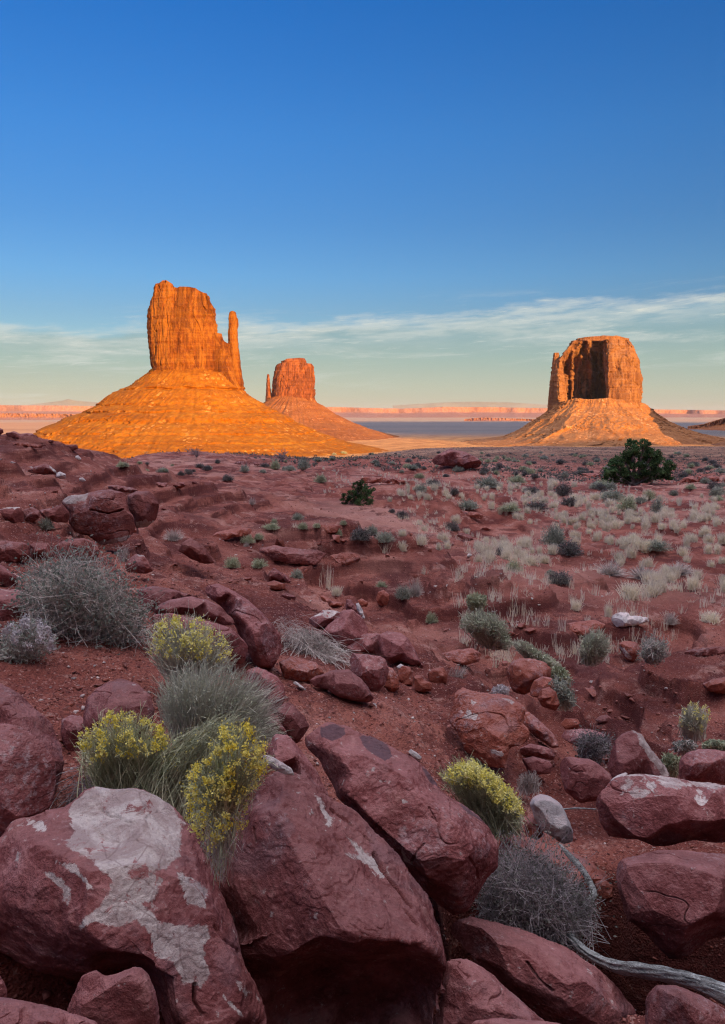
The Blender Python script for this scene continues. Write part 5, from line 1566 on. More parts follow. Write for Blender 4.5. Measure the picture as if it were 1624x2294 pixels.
# driftwood: one weathered limb, its tip curling up behind the dark shrub
def limb(name, path, radii, label, cat, mat, seed=0, rings=200, seg=36, flat=0.6):
    P = np.array([unproj(*p) for p in path])
    t = np.linspace(0, 1, len(P)); q = np.linspace(0, 1, rings)

    def cr(vals):
        out = np.empty((rings,) + vals.shape[1:])
        for i, u in enumerate(q):
            x = u * (len(vals) - 1); k = min(int(x), len(vals) - 2); f = x - k
            p0, p1, p2, p3 = vals[max(k - 1, 0)], vals[k], vals[k + 1], vals[min(k + 2, len(vals) - 1)]
            out[i] = 0.5 * (2 * p1 + (p2 - p0) * f + (2 * p0 - 5 * p1 + 4 * p2 - p3) * f ** 2 + (3 * p1 - p0 - 3 * p2 + p3) * f ** 3)
        return out
    S = cr(P); Rr = np.abs(cr(np.array(radii, float)[:, None]))[:, 0]
    T = np.gradient(S, axis=0); T /= np.linalg.norm(T, axis=1)[:, None]
    U = np.cross(T, [0, 1, 0.2]); U /= np.linalg.norm(U, axis=1)[:, None]
    W = np.cross(U, T)
    a = np.linspace(0, 2 * np.pi, seg, endpoint=False)
    aa = a[None] + q[:, None] * 3.0
    r = Rr[:, None] * (1 + 0.42 * perlin(np.cos(aa) * 2.2, np.sin(aa) * 2.2, q[:, None] * 1.5, seed) + 0.30 * perlin(np.cos(aa) * 6, np.sin(aa) * 6, q[:, None] * 5, seed + 1))
    V = S[:, None] + U[:, None] * (np.cos(a)[None, :, None] * r[..., None]) + W[:, None] * (np.sin(a)[None, :, None] * r[..., None] * flat)
    idx = np.arange(rings * seg).reshape(rings, seg); nx = np.roll(idx, -1, 1)
    F = np.stack([idx[:-1], nx[:-1], nx[1:], idx[1:]], -1).reshape(-1, 4)
    V = V.reshape(-1, 3)
    o = mesh_obj(name, V, F, mat)
    recentre(o)
    return tag(o, label, cat)


def mat_drift():
    m, n, b = new_mat('weathered_wood')
    tc = n.node('ShaderNodeTexCoord').outputs['Object']
    f = n.noise(n.scale(tc, 5, 40, 70), 1.0, 6, 0.75, 0.8)
    g = n.noise(tc, 9, 4, 0.6)
    col = n.ramp(n.math('ADD', n.math('MULTIPLY', f, 0.7), n.math('MULTIPLY', g, 0.3)), [(0.36, (0.10, 0.095, 0.09)), (0.43, (0.42, 0.44, 0.43)), (0.54, (0.68, 0.72, 0.70))])
    n.link(col, b.inputs['Base Color'])
    n.link(n.bump(f, 1.0, 0.05), b.inputs['Normal'])
    return m


M['drift'] = mat_drift()
limb('driftwood', [(1252, 1889, 4.9), (1272, 1912, 4.85), (1300, 1942, 4.8), (1322, 1976, 4.75), (1328, 2005, 4.7), (1300, 2045, 4.65), (1270, 2085, 4.4), (1310, 2128, 4.2), (1370, 2160, 4.0), (1440, 2172, 3.85), (1530, 2190, 3.7), (1600, 2215, 3.6), (1700, 2262, 3.5)],
     [.006, .016, .019, .019, .022, .026, .032, .040, .045, .046, .048, .052, .056], 'bleached grey driftwood limb curving out from the dark shrub to the right edge', 'driftwood', M['drift'], 3)
limb('dead_branch', [(1235, 1816, 5.8), (1262, 1812, 5.8), (1290, 1810, 5.7), (1335, 1812, 5.6)], [.006, .008, .007, .005], 'thin dead branch bridging the dark gap beside the pale grey boulder', 'branch', M['drift'], 5, rings=30, seg=8)
# ---------------------------------------------------------------- the near bushes, each read off the photo
bush('big tangled grey twig bush on the upper left slope, half leafless', [(35, 1330), (45, 1290), (80, 1265), (130, 1248), (190, 1258), (230, 1262), (270, 1295), (310, 1335), (332, 1380), (338, 1430), (325, 1475), (290, 1470), (250, 1455), (205, 1425), (160, 1400), (110, 1395), (60, 1375)], (205, 1425), 6.9, 0.55,
     n=900, kind='twig', w=0.0055, twigs=5200, leaf=9000, leafsize=0.017, leafmat='leaf_sage', arch=.05, wig=.10, rootr=.18, seed=1, name='shrub')
bush('low shrub with clustered whitish flower heads at the left edge', [(-30, 1420), (0, 1405), (60, 1380), (105, 1392), (132, 1425), (125, 1455), (85, 1470), (40, 1500), (0, 1510), (-30, 1500)], (25, 1505), 5.9, 0.25,
     n=420, kind='twig', w=0.004, twigs=1300, leaf=1800, leafsize=0.013, flowers=[([(0, 1410), (60, 1382), (125, 1405), (120, 1450), (85, 1455), (20, 1440)], 30)], nf=30, petals=(60, 0.014), flmat='white_bloom', seed=2, name='flowering_shrub')
bush('upper yellow flowering bush on the left, behind the big grey green one', [(318, 1440), (330, 1400), (360, 1375), (400, 1380), (440, 1370), (480, 1400), (520, 1430), (535, 1470), (520, 1500), (440, 1500), (370, 1505), (330, 1480)], (425, 1545), 5.7, 0.30,
     n=1300, w=0.0038, stem='stem_grey', flowers=[([(330, 1440), (360, 1385), (440, 1380), (490, 1410), (520, 1450), (500, 1480), (400, 1470), (340, 1470)], 150)], nf=150, petals=(16, 0.014), flmat='yellow_pale', seed=3, name='flowering_shrub')
bush('dense grey green bush without blooms in the middle of the left hand group', [(345, 1560), (360, 1520), (400, 1485), (460, 1475), (530, 1490), (575, 1520), (605, 1555), (612, 1605), (650, 1650), (600, 1660), (540, 1640), (480, 1640), (400, 1640), (360, 1610)], (440, 1720), 4.7, 0.32,
     n=4200, w=0.0028, stem='stem_grey', wig=.045, leaf=3500, leafsize=.008, leafmat='leaf_pale', seed=4, name='shrub')
bush('lower left yellow flowering bush above the grey crusted boulder', [(168, 1680), (178, 1635), (230, 1590), (300, 1590), (345, 1610), (375, 1625), (385, 1660), (370, 1710), (300, 1740), (220, 1740), (172, 1730)], (290, 1800), 3.75, 0.22,
     n=1500, w=0.0026, flowers=[([(172, 1690), (182, 1640), (240, 1592), (300, 1598), (372, 1625), (380, 1670), (300, 1695), (220, 1705)], 130)], nf=130, petals=(20, 0.010), flmat='yellow', seed=5, name='flowering_shrub', rootr=.07)
bush('arching green stems between the two lower yellow flowering bushes', [(330, 1700), (380, 1650), (440, 1620), (500, 1590), (540, 1600), (530, 1650), (480, 1700), (420, 1740), (350, 1760)], (370, 1810), 3.7, 0.18,
     n=1500, w=0.0024, arch=.2, wig=.03, seed=6, rootr=.10, leaf=400, leafsize=.006, leafmat='yellow', name='shrub')
bush('brightest yellow flowering bush, spilling down between the two big front boulders', [(402, 1765), (415, 1730), (450, 1690), (475, 1640), (510, 1612), (560, 1615), (600, 1650), (622, 1690), (600, 1740), (570, 1790), (545, 1830), (548, 1880), (520, 1930), (492, 1990), (470, 1960), (455, 1910), (430, 1870), (412, 1820)], (500, 1800), 2.72, 0.13,
     n=1500, w=0.0020, arch=.12, flowers=[([(405, 1765), (450, 1700), (500, 1620), (560, 1622), (610, 1690), (560, 1780), (545, 1850), (470, 1900), (425, 1850)], 200)], nf=200, petals=(24, 0.0078), flmat='yellow', seed=7, rootr=.03, name='flowering_shrub')
bush('trailing bare stems hanging off the brightest yellow bush', [(455, 1900), (480, 1880), (530, 1870), (550, 1900), (520, 1950), (495, 2000), (478, 1970)], (500, 1840), 2.70, 0.05,
     n=160, kind='twig', w=0.0022, arch=.0, seed=8, rootr=.03, wig=.09, name='dry_shrub')
bush('round yellow topped bush beside the stained boulder, on the right', [(980, 1735), (1000, 1712), (1050, 1698), (1100, 1725), (1140, 1760), (1168, 1795), (1174, 1840), (1165, 1872), (1130, 1862), (1080, 1820), (1030, 1780)], (1118, 1850), 5.1, 0.30,
     n=3600, w=0.0030, wig=.025, arch=.02, flowers=[([(985, 1735), (1050, 1702), (1100, 1728), (1145, 1768), (1170, 1810), (1165, 1840), (1120, 1800), (1060, 1765), (1010, 1750)], 210)], nf=210, petals=(22, 0.013), flmat='yellow_pale', seed=9, rootr=.07, name='flowering_shrub')
bush('dark purplish twiggy shrub in the boulders at the bottom right', [(1060, 2010), (1072, 1965), (1100, 1930), (1140, 1900), (1190, 1900), (1250, 1930), (1300, 1965), (1325, 2000), (1335, 2040), (1310, 2085), (1270, 2110), (1215, 2118), (1150, 2085), (1085, 2060)], (1210, 2090), 4.55, 0.36,
     n=1200, kind='twig', stem='twig_dark', w=0.0032, twigs=8000, leaf=9000, leafsize=.010, leafmat='leaf_dark', arch=.03, wig=.10, rootr=.14, seed=10, name='shrub')
bush('soft grey green bush on the gully bank, right of centre', [(1022, 1395), (1040, 1370), (1075, 1360), (1110, 1370), (1140, 1400), (1152, 1440), (1140, 1460), (1100, 1440), (1050, 1420)], (1105, 1450), 15.2, 0.6,
     n=1800, w=0.010, stem='stem_grey', leaf=2500, leafsize=.035, leafmat='leaf_pale', seed=11, name='shrub')
bush('yellowish green bush just above the soft grey green one on the bank', dome(1068, 1366, 50, 42, seed=12), (1068, 1366), 16.2, 0.45, n=1100, w=0.010, leaf=1200, leafsize=.035, leafmat='leaf_pale', seed=12, name='shrub')
bush('long low grey green bush trailing down the gully bank', [(1148, 1428), (1180, 1435), (1230, 1465), (1262, 1490), (1255, 1500), (1200, 1485), (1155, 1455)], (1205, 1490), 13.0, 0.35, n=1300, w=0.009, stem='stem_grey', leaf=1800, leafsize=.028, leafmat='leaf_pale', seed=13, name='shrub')
bush('pale yellow green clump behind the round rusty gully boulder', [(1228, 1500), (1245, 1485), (1265, 1495), (1285, 1525), (1262, 1532), (1240, 1525)], (1255, 1535), 11.6, 0.25, n=800, w=0.008, leaf=1500, leafsize=.024, leafmat='leaf_pale', seed=14, name='shrub')
bush('blue grey shrub hugging the gully rock cluster', [(1238, 1520), (1262, 1530), (1283, 1555), (1285, 1580), (1262, 1578), (1248, 1550)], (1265, 1585), 10.9, 0.25, n=600, kind='twig', stem='stem_grey', w=0.007, twigs=900, leaf=1500, leafsize=.02, seed=15, name='shrub')
bush('round feathery grey green bush standing on the right gully slope', dome(1326, 1485, 74, 76, .10, 16, lean=.15), (1318, 1486), 13.6, 0.33, n=2200, w=0.008, stem='stem_grey', wig=.03, leaf=2500, leafsize=.022, leafmat='leaf_pale', seed=16, name='shrub')
bush('wiry grey shrub on the right gully rim beside the tilted rock', dome(1462, 1484, 62, 56, .2, 17), (1462, 1484), 13.8, 0.35, n=500, kind='twig', w=0.009, twigs=1600, leaf=900, leafsize=.024, seed=17, name='shrub')
bush('pale tipped rabbitbrush on the dark gully floor at the right edge', dome(1553, 1650, 72, 76, .14, 18), (1550, 1652), 9.3, 0.30, n=1300, w=0.0065, stem='stem_grey', wig=.04, flowers=[(dome(1553, 1640, 74, 74, .1, 19), 26)], nf=26, petals=(22, .014), flmat='yellow_pale', seed=18, name='flowering_shrub')
bush('dark leafless bush in the gully above the upright ridged boulder', dome(1330, 1706, 76, 66, .2, 20), (1325, 1704), 7.5, 0.3, n=330, kind='twig', w=0.0055, stem='twig_dark', twigs=1900, leaf=1200, leafsize=.013, leafmat='leaf_dark', seed=20, name='dry_shrub')
bush('small green clump between the upright boulder and the smooth dark one', dome(1502, 1728, 50, 42, .15, 21), (1502, 1730), 7.6, 0.22, n=900, w=0.006, leaf=900, leafsize=.014, leafmat='leaf_pale', seed=21, name='shrub')
bush('grey brushy clump behind the green one near the right edge', dome(1535, 1684, 56, 30, .15, 22), (1535, 1684), 8.4, 0.25, n=700, w=0.006, stem='twig', leaf=900, leafsize=.016, seed=22, name='shrub')
bush('low yellow green mat of shrub at the right edge', dome(1602, 1682, 66, 28, .15, 23), (1600, 1684), 8.5, 0.25, n=1000, w=0.006, leaf=1800, leafsize=.016, leafmat='leaf_pale', seed=23, name='shrub')
bush('tuft of dry brown grass above the dark flat ended boulder', dome(1184, 1768, 56, 46, .2, 24), (1184, 1772), 7.0, 0.16, n=420, kind='twig', w=0.004, wig=.04, seed=24, name='grass_tuft', cat='grass')
bush('small whitish shrub on the crumbling red outcrop', dome(1121, 1556, 40, 24, .2, 25), (1121, 1556), 9.0, 0.16, n=300, kind='twig', w=0.005, leaf=900, leafsize=.015, leafmat='white_bloom', seed=25, name='shrub')
bush('sprawling dry grass and twigs left of the middle boulder cluster', [(622, 1465), (628, 1430), (650, 1405), (690, 1400), (720, 1410), (745, 1435), (755, 1480), (730, 1500), (680, 1480), (640, 1480)], (690, 1485), 9.6, 0.35, n=1500, kind='twig', w=0.0055, wig=.06, leaf=900, leafsize=.016, seed=26, rootr=.3, name='dry_shrub')
bush('wispy dry grass on the right end of the middle boulder cluster', [(1000, 1525), (1008, 1495), (1030, 1485), (1055, 1490), (1050, 1515), (1030, 1545), (1008, 1545)], (1012, 1545), 9.9, 0.16, n=260, kind='twig', w=0.005, seed=27, wig=.05, name='grass_tuft', cat='grass')
bush('pinkish bare twigs fanning out right of the dense grey green bush', [(540, 1500), (575, 1490), (615, 1520), (650, 1560), (640, 1610), (620, 1660), (590, 1640), (570, 1560)], (500, 1650), 4.9, 0.2, n=700, kind='twig', w=0.0026, seed=28, wig=.05, name='dry_shrub')
bush('dark understorey of dead stems beneath the lower yellow bushes', [(140, 1780), (180, 1720), (260, 1700), (380, 1690), (430, 1740), (430, 1800), (380, 1800), (300, 1775), (200, 1775), (150, 1830)], (300, 1850), 3.95, 0.15, n=1200, kind='twig', stem='twig_dark', w=0.0028, seed=29, rootr=.3, wig=.08, name='dry_shrub')
bush('faint tan weed stalks on the slope right of the arched slab', dome(655, 1428, 70, 60, .25, 30), (655, 1430), 9.9, .3, n=90, kind='twig', w=.004, seed=30, rootr=.25, name='dry_weed')
bush('spiky dry twigs beside the peaked rock under the ledge', dome(278, 1255, 36, 40, .3, 31), (278, 1257), 11.2, .2, n=90, kind='twig', w=.006, twigs=200, seed=31, name='dry_weed')

# ---------------------------------------------------------------- mid distance plants: (kind, sheet x, foot y, width, height, label)
MID = [
    ('green', 719, 1083, 34, 20, 'round grey green bush alone on the bare red slope left of the dark juniper'),
    ('sage', 666, 1165, 30, 18, 'grey bush above the row of pale cushions in the wash'),
    ('green', 614, 1174, 18, 13, 'tiny pale cushion bush at the upper left of the wash'),
    ('green', 608, 1190, 44, 15, 'wide low pale green cushion at the left of the wash'),
    ('green', 678, 1189, 28, 17, 'bright pale cushion bush in the middle of the wash'),
    ('green', 710, 1203, 22, 12, 'small flat cushion bush below the bright one in the wash'),
    ('green', 556, 1222, 34, 20, 'pale cushion bush beside the white pebbles, left of two'),
    ('green', 580, 1218, 26, 17, 'pale cushion bush beside the white pebbles, right of two'),
    ('green', 769, 1186, 18, 13, 'upper of two little pale bushes on the wash bank'),
    ('green', 758, 1203, 22, 18, 'lower of two little pale bushes on the wash bank'),
    ('sage', 833, 1198, 34, 24, 'fluffy grey sagebrush above the pair of dark bushes at centre'),
    ('dark', 808, 1231, 58, 31, 'broad dark grey bush, left of the pair at centre'),
    ('sage', 862, 1231, 48, 27, 'grey bush, right of the pair at centre'),
    ('dark', 1013, 1189, 40, 24, 'dark bush alone on the red slope right of centre'),
    ('dark', 901, 1160, 34, 20, 'dark bush on the far side of the red mound'),
    ('dark', 878, 1151, 18, 11, 'little dark bush next to the one behind the red mound'),
    ('green', 522, 1271, 42, 28, 'blue green bush at the left end of the dark bank'),
    ('green', 580, 1271, 42, 22, 'frosted green bush right of the blue green one'),
    ('sage', 666, 1298, 32, 25, 'grey bush right of the pyramid shaped rock'),
    ('grass', 754, 1333, 30, 22, 'straw coloured tuft on the path side near the white pencil stone'),
    ('green', 854, 1318, 30, 17, 'lemon green cushion sitting behind the round rust boulder'),
    ('sage', 903, 1361, 42, 34, 'tangled grey bush right of the round rust boulder'),
    ('dry', 930, 1340, 44, 42, 'bare upright bush above the tangled grey one'),
    ('green', 966, 1396, 32, 27, 'small grey green bush on the dark bank below the mound'),
    ('green', 617, 1052, 28, 24, 'green bush in front of the dead tree on the skyline'),
    ('sage', 680, 1054, 34, 28, 'grey green bush right of the dead tree near the skyline'),
    ('sage', 650, 1058, 30, 14, 'low grey bush between the two near the dead tree'),
    ('sage', 548, 1057, 24, 18, 'grey bush left of the dead tree on the plateau'),
    ('dark', 971, 1089, 36, 17, 'dark bush among pale grass right of the juniper'),
    ('sage', 943, 1102, 38, 19, 'pale bush among grass nearest the dark juniper'),
    ('dark', 1017, 1112, 26, 17, 'small dark bush in the pale grass right of the juniper'),
    ('sage', 1048, 1149, 54, 24, 'long grey bush above the lone dark bush'),
    ('sage', 1092, 1094, 64, 29, 'large grey bush right of the layered outcrop'),
    ('green', 1158, 1084, 46, 22, 'olive bush behind the large grey one by the outcrop'),
    ('dark', 1193, 1105, 42, 18, 'flat dark bush on pale grass left of the tall dark one'),
    ('dark', 1261, 1112, 46, 33, 'tall dark bush left of the big green juniper'),
    ('dark', 1277, 1134, 46, 22, 'dark bush just below the tall dark one'),
    ('dark', 1306, 1122, 18, 14, 'small round dark bush at the right of the dark pair'),
    ('dark', 1200, 1144, 62, 22, 'wide olive dark bush, right half of a long row'),
    ('green', 1142, 1145, 56, 20, 'wide greyish bush, left half of a long row'),
    ('sage', 1241, 1228, 60, 54, 'tall pale rounded sagebrush on the right hand flat'),
    ('dark', 1275, 1247, 66, 38, 'dark bush touching the tall pale sagebrush'),
    ('sage', 1470, 1234, 64, 27, 'silvery low sagebrush at right in the grass'),
    ('dark', 1254, 1308, 62, 31, 'dark green bush below the tall pale sagebrush'),
    ('green', 1150, 1280, 48, 28, 'greenish bush in the straw coloured grass right of centre'),
    ('dark', 1122, 1245, 30, 20, 'dark bush behind the straw tufts right of centre'),
    ('sage', 1472, 1150, 34, 38, 'upright grey bush below the big green juniper'),
    ('green', 1405, 1143, 50, 36, 'olive grey bush directly below the big green juniper'),
    ('sage', 1608, 1112, 34, 22, 'grey bush near the right edge on the flat'),
    ('sage', 1578, 1084, 26, 15, 'small grey bush above the one near the right edge'),
    ('green', 1606, 1122, 34, 12, 'flat yellow green bush at the right edge'),
    ('sage', 105, 1190, 40, 30, 'bush growing between the two ledges at left'),
    ('dry', 389, 1213, 54, 30, 'dry straw bush at the foot of the dark ledge block'),
    ('dark', 406, 1066, 20, 12, 'left of two small bushes on the left plateau'),
    ('dark', 424, 1064, 20, 13, 'right of two small bushes on the left plateau'),
    ('dark', 510, 1077, 30, 16, 'dark round bush on the plateau left of centre'),
    ('sage', 365, 1059, 30, 12, 'grey low bush on the left plateau'),
    ('dry', 565, 1135, 20, 18, 'dry tuft on the red slope left of centre'),
    ('dry', 552, 1225, 16, 14, 'dry clump beside the pale cushions at left of the wash'),
    ('sage', 1232, 1292, 22, 14, 'little grey clump left of the dark green bush'),
    ('grass', 1412, 1340, 62, 40, 'big straw grass clump above the white slab, left of two'),
    ('grass', 1458, 1338, 58, 38, 'big straw grass clump above the white slab, right of two'),
    ('grass', 1290, 1370, 34, 26, 'straw tuft hanging over the dark gully rim'),
    ('grass', 1362, 1380, 22, 30, 'straw tuft left of the white slab'),
    ('grass', 1592, 1395, 50, 26, 'straw tuft near the right edge above the gully'),
    ('grass', 1090, 1245, 54, 34, 'dense straw clump right of centre'),
    ('grass', 1130, 1240, 48, 30, 'bright straw clump right of the dense one'),
    ('grass', 1188, 1268, 40, 26, 'straw clump beside the greenish bush'),
    ('dry', 1368, 1290, 90, 34, 'brown weedy brush on the right flat, left end'),
    ('dry', 1440, 1300, 90, 34, 'brown weedy brush on the right flat, middle'),
    ('dry', 1520, 1285, 90, 30, 'brown weedy brush on the right flat, right end'),
    ('dry', 1500, 1410, 44, 30, 'grey dry clump right of the white slab'),
    ('weed', 660, 1195, 24, 14, 'pink stalks on the pale patch in the wash'),
    ('weed', 862, 1240, 34, 26, 'thin pale stalks below the pair of bushes at centre'),
    ('weed', 735, 1320, 34, 60, 'tall thin straw stalks left of the sandy path'),
    ('weed', 935, 1320, 16, 30, 'thin stalk by the bare upright bush'),
    ('weed', 1026, 1300, 34, 34, 'fan of pinkish dry stalks on the smooth mound'),
    ('weed', 950, 1290, 20, 22, 'small fan of dry stalks left on the smooth mound'),
]
rv = random.Random(5)
for i, (k, x, y, w, h, lab) in enumerate(MID):
    P = ground_at(x, y)
    s = P[1] / FPX
    place_plant(k, P, w * s, h * s, lab, None, var=i % 3, rot=rv.uniform(0, 6.28))


def skeleton(label, px, py, w, h, name='dead_tree', cat='dead tree', seed=0, mat=None, n=7):
    """a bare branching shrub"""
    rng = np.random.default_rng(seed + 900)
    P = ground_at(px, py)
    s = P[1] / FPX
    o = empty(name, tuple(P)); tag(o, label, cat)
    W, H = w * s, h * s
    A, B, C = [], [], []
    wd = []
    for i in range(n):
        a = rng.uniform(0, 6.28)
        tip = np.array([math.cos(a) * W * .45 * rng.uniform(.3, 1), math.sin(a) * W * .3, H * rng.uniform(.55, 1)])
        mid = tip * .5 + rng.normal(size=3) * W * .05
        A.append(np.zeros(3)); B.append(mid); C.append(tip); wd.append(W * .03)
        for j in range(7):
            t = rng.uniform(.3, 1)
            S = 2 * t * (1 - t) * mid + t * t * tip
            E = S + np.array([rng.normal() * .17 * W, rng.normal() * .1 * W, abs(rng.normal()) * .2 * H])
            A.append(S); B.append((S + E) / 2 + rng.normal(size=3) * W * .02); C.append(E); wd.append(W * .014)
            for k in range(3):
                F_ = E + np.array([rng.normal() * .08 * W, 0, abs(rng.normal()) * .1 * H])
                A.append(S * .3 + E * .7); B.append((E + F_) / 2); C.append(F_); wd.append(W * .009)
    wd = np.array(wd)
    ribbons('branches', np.array(A), np.array(B), np.array(C), wd * 1.3, wd * .6, mat or M['twig_dark'], o, 3, rng)
    return o


skeleton('bare dark shrub standing against the glowing orange slope', 440, 1025, 42, 22, seed=1, n=9, name='dead_shrub', cat='dead shrub')
skeleton('twisted half bare tree on the skyline behind the green bush', 633, 1036, 44, 26, seed=2, n=9)
skeleton('short dead stump with two prongs on the mound at centre', 871, 1056, 14, 20, seed=3, n=3, name='dead_stump', cat='stump')
skeleton('low dead twig on the skyline far left of the dead tree', 332, 1022, 14, 10, seed=4, n=4, name='dead_shrub', cat='dead shrub')


def juniper(label, px, py, w, h, seed, blobs, dens=520):
    rng = np.random.default_rng(seed)
    P = ground_at(px, py)
    s = P[1] / FPX
    W, H = w * s, h * s
    o = empty('juniper_tree', tuple(P)); tag(o, label, 'tree')
    A, B, C, wd, Q = [], [], [], [], []
    for bx, bz, br in blobs:                      # across -1..1, up 0..1, size
        by = rng.uniform(-.35, .35)
        c = np.array([bx * W / 2, by * W / 2, bz * H])
        A.append(rng.normal(size=3) * W * .02 * np.array([1, 1, 0])); B.append(c * .5 + np.array([0, 0, .1 * H]) * (1 if bz > .3 else 0)); C.append(c); wd.append(W * .035)
        n = int(dens * (br / .2) ** 2)
        v = rng.normal(size=(n, 3)); v /= np.linalg.norm(v, axis=1)[:, None]
        sub = rng.normal(size=(14, 3)); sub /= np.linalg.norm(sub, axis=1)[:, None]
        k = rng.integers(0, 14, n)
        v = sub[k] * .72 + v * rng.uniform(.12, .42, (n, 1))
        Q.append(c + v * np.array([br * W / 2 * 1.1, br * W / 2 * 1.1, br * H * .62]))
        for j in range(4):
            e = c + sub[j] * np.array([br * W / 2, br * W / 2, br * H * .5])
            A.append(c * .7); B.append((c + e) / 2 + rng.normal(size=3) * W * .01); C.append(e); wd.append(W * .012)
    Q = np.vstack(Q)
    Q = Q[Q[:, 2] > 0.0]
    wd = np.array(wd)
    ribbons('trunk', np.array(A), np.array(B), np.array(C), wd * 1.4, wd * .5, M['bark'], o, 5, rng)
    flakes('crown', Q, W * .016, M['juniper'], o, rng, (0, 0, 0), 1.9, up=.4)
    return o


juniper('large spreading dark green juniper on the flat below the block shaped butte', 1424, 1085, 158, 102, 31,
        [(-.05, .88, .20), (.12, .90, .17), (-.15, .74, .24), (.15, .72, .26), (.38, .66, .22), (-.38, .58, .24), (0, .55, .3), (.3, .48, .28), (.62, .52, .22), (-.62, .42, .24), (-.8, .30, .2), (.82, .40, .2), (.6, .28, .26), (-.45, .25, .26), (0, .3, .3), (.3, .18, .26), (-.75, .12, .22), (.85, .2, .18), (.05, .12, .26), (-.3, .08, .24)])
juniper('compact dark green juniper bush growing in the wash left of centre', 802, 1131, 82, 58, 33,
        [(.12, .88, .24), (-.05, .72, .28), (.3, .7, .28), (.5, .55, .28), (0, .5, .34), (.25, .4, .34), (-.35, .42, .28), (-.62, .30, .28), (.55, .3, .28), (-.75, .14, .24), (-.3, .2, .32), (.1, .15, .32), (.6, .12, .26), (.85, .62, .12)], dens=420)

# ---------------------------------------------------------------- scattered growth
rs = np.random.default_rng(11)


def scatter_px(zones, n, dmin=0.0):
    """sheet points drawn from weighted boxes (x0, y0, x1, y1, weight)"""
    wts = np.array([z[4] for z in zones], float); wts /= wts.sum()
    out = []
    while len(out) < n:
        z = zones[rs.choice(len(zones), p=wts)]
        x, y = rs.uniform(z[0], z[2]), rs.uniform(z[1], z[3])
        if fbm(np.array([x / 60]), np.array([y / 22]), 0, 3, .55, 71)[0] < rs.uniform(-.3, .12):
            continue
        out.append((x, y))
    return out


GZ = [(1280, 1115, 1624, 1230, 5), (860, 1085, 1300, 1125, 3), (1100, 1120, 1420, 1180, 2.2), (1060, 1215, 1240, 1270, 1.0), (1380, 1230, 1624, 1330, 1.5), (880, 1170, 1060, 1235, 1.0), (1240, 1170, 1624, 1220, 2)]
for x, y in scatter_px(GZ, 285):
    P = ground_at(x, y)
    s = P[1] / FPX
    h = rs.uniform(12, 24) * (0.7 + (y - 1085) / 300)
    place_plant('grass', P, h * rs.uniform(.7, 1.3) * s, h * s, 'pale straw grass tuft standing on the right hand flat', 'straw grass tufts on the flat', var=int(rs.integers(0, 3)), rot=rs.uniform(0, 6.28))
BZ = [(700, 1015, 1624, 1045, 5), (900, 1045, 1624, 1075, 3), (240, 1024, 700, 1060, 1.6), (1320, 1085, 1624, 1130, 1)]
for x, y in scatter_px(BZ, 190):
    P = ground_at(x, y)
    s = P[1] / FPX
    h = rs.uniform(5, 11) * (0.55 + (y - 1010) / 60)
    k = ['dark', 'dark', 'sage', 'green'][int(rs.integers(0, 4))]
    place_plant(k, P, h * rs.uniform(1.3, 2.4) * s, h * s, 'small scrub bush dotted over the distant shaded plain', 'scrub bushes over the shaded plain', var=int(rs.integers(0, 3)), rot=rs.uniform(0, 6.28))

# the carpets nobody could count: thin grass and low herbs on the flat, tiny scrub out to the edge of the shade
n = 7600
Yg = np.exp(rs.uniform(math.log(17), math.log(110), n)); tb = rs.uniform(-.05, .47, n)
Xg = tb * Yg
ok = fbm(Xg / 5, Yg / 7, 0, 3, .6, 81) > rs.uniform(-.08, .25, n)
ok &= ~((tb < .12) & (Yg < 38))
ok &= ~((Yg < 24) & (rs.uniform(0, 1, n) < .5))
Xg, Yg = Xg[ok], Yg[ok]
Zg = height(Xg, Yg)
B3 = 12
Pg = np.repeat(np.stack([Xg, Yg, Zg - .02], 1), B3, 0)
m = len(Pg)
H = np.repeat(rs.uniform(.13, .40, len(Xg)), B3) * rs.uniform(.5, 1.1, m)
A = Pg + rs.normal(size=(m, 3)) * np.array([.045, .045, 0])
C = A + np.stack([rs.normal(size=m) * .05, rs.normal(size=m) * .05, H], 1)
g = ribbons('grass', A, (A + C) / 2, C, 0.007 + Pg[:, 1] * .00026, 0.003 + Pg[:, 1] * .00012, M['straw'], None, 1, rs)
recentre(g); tag(g, 'thin dry grass and stalks between the tufts on the flat', None, None, 'stuff')
n = 9000
Ys = np.exp(rs.uniform(math.log(105), math.log(950), n)); tb = rs.uniform(-.3, .5, n)
Xs = tb * Ys
ok = fbm(Xs / 40, Ys / 60, 0, 3, .6, 83) > rs.uniform(-.4, .3, n)
ok &= (tb > -.02) | (Ys < 160)
Xs, Ys = Xs[ok], Ys[ok]
Zs = height(Xs, Ys)
Ps = np.repeat(np.stack([Xs, Ys, Zs], 1), 12, 0)
Ps = Ps + np.abs(rs.normal(size=Ps.shape)) * np.array([1, 1, .55]) * .30 * rs.choice([-1, 1], (len(Ps), 3)) * np.array([1, 1, 0]) + np.abs(rs.normal(size=Ps.shape)) * np.array([0, 0, .22])
g = flakes('scrub', Ps, .20, M['leaf_dark'], None, rs, (0, 0, 0), 1.4)
recentre(g); tag(g, 'low dark scrub speckling the shaded plain', None, None, 'stuff')

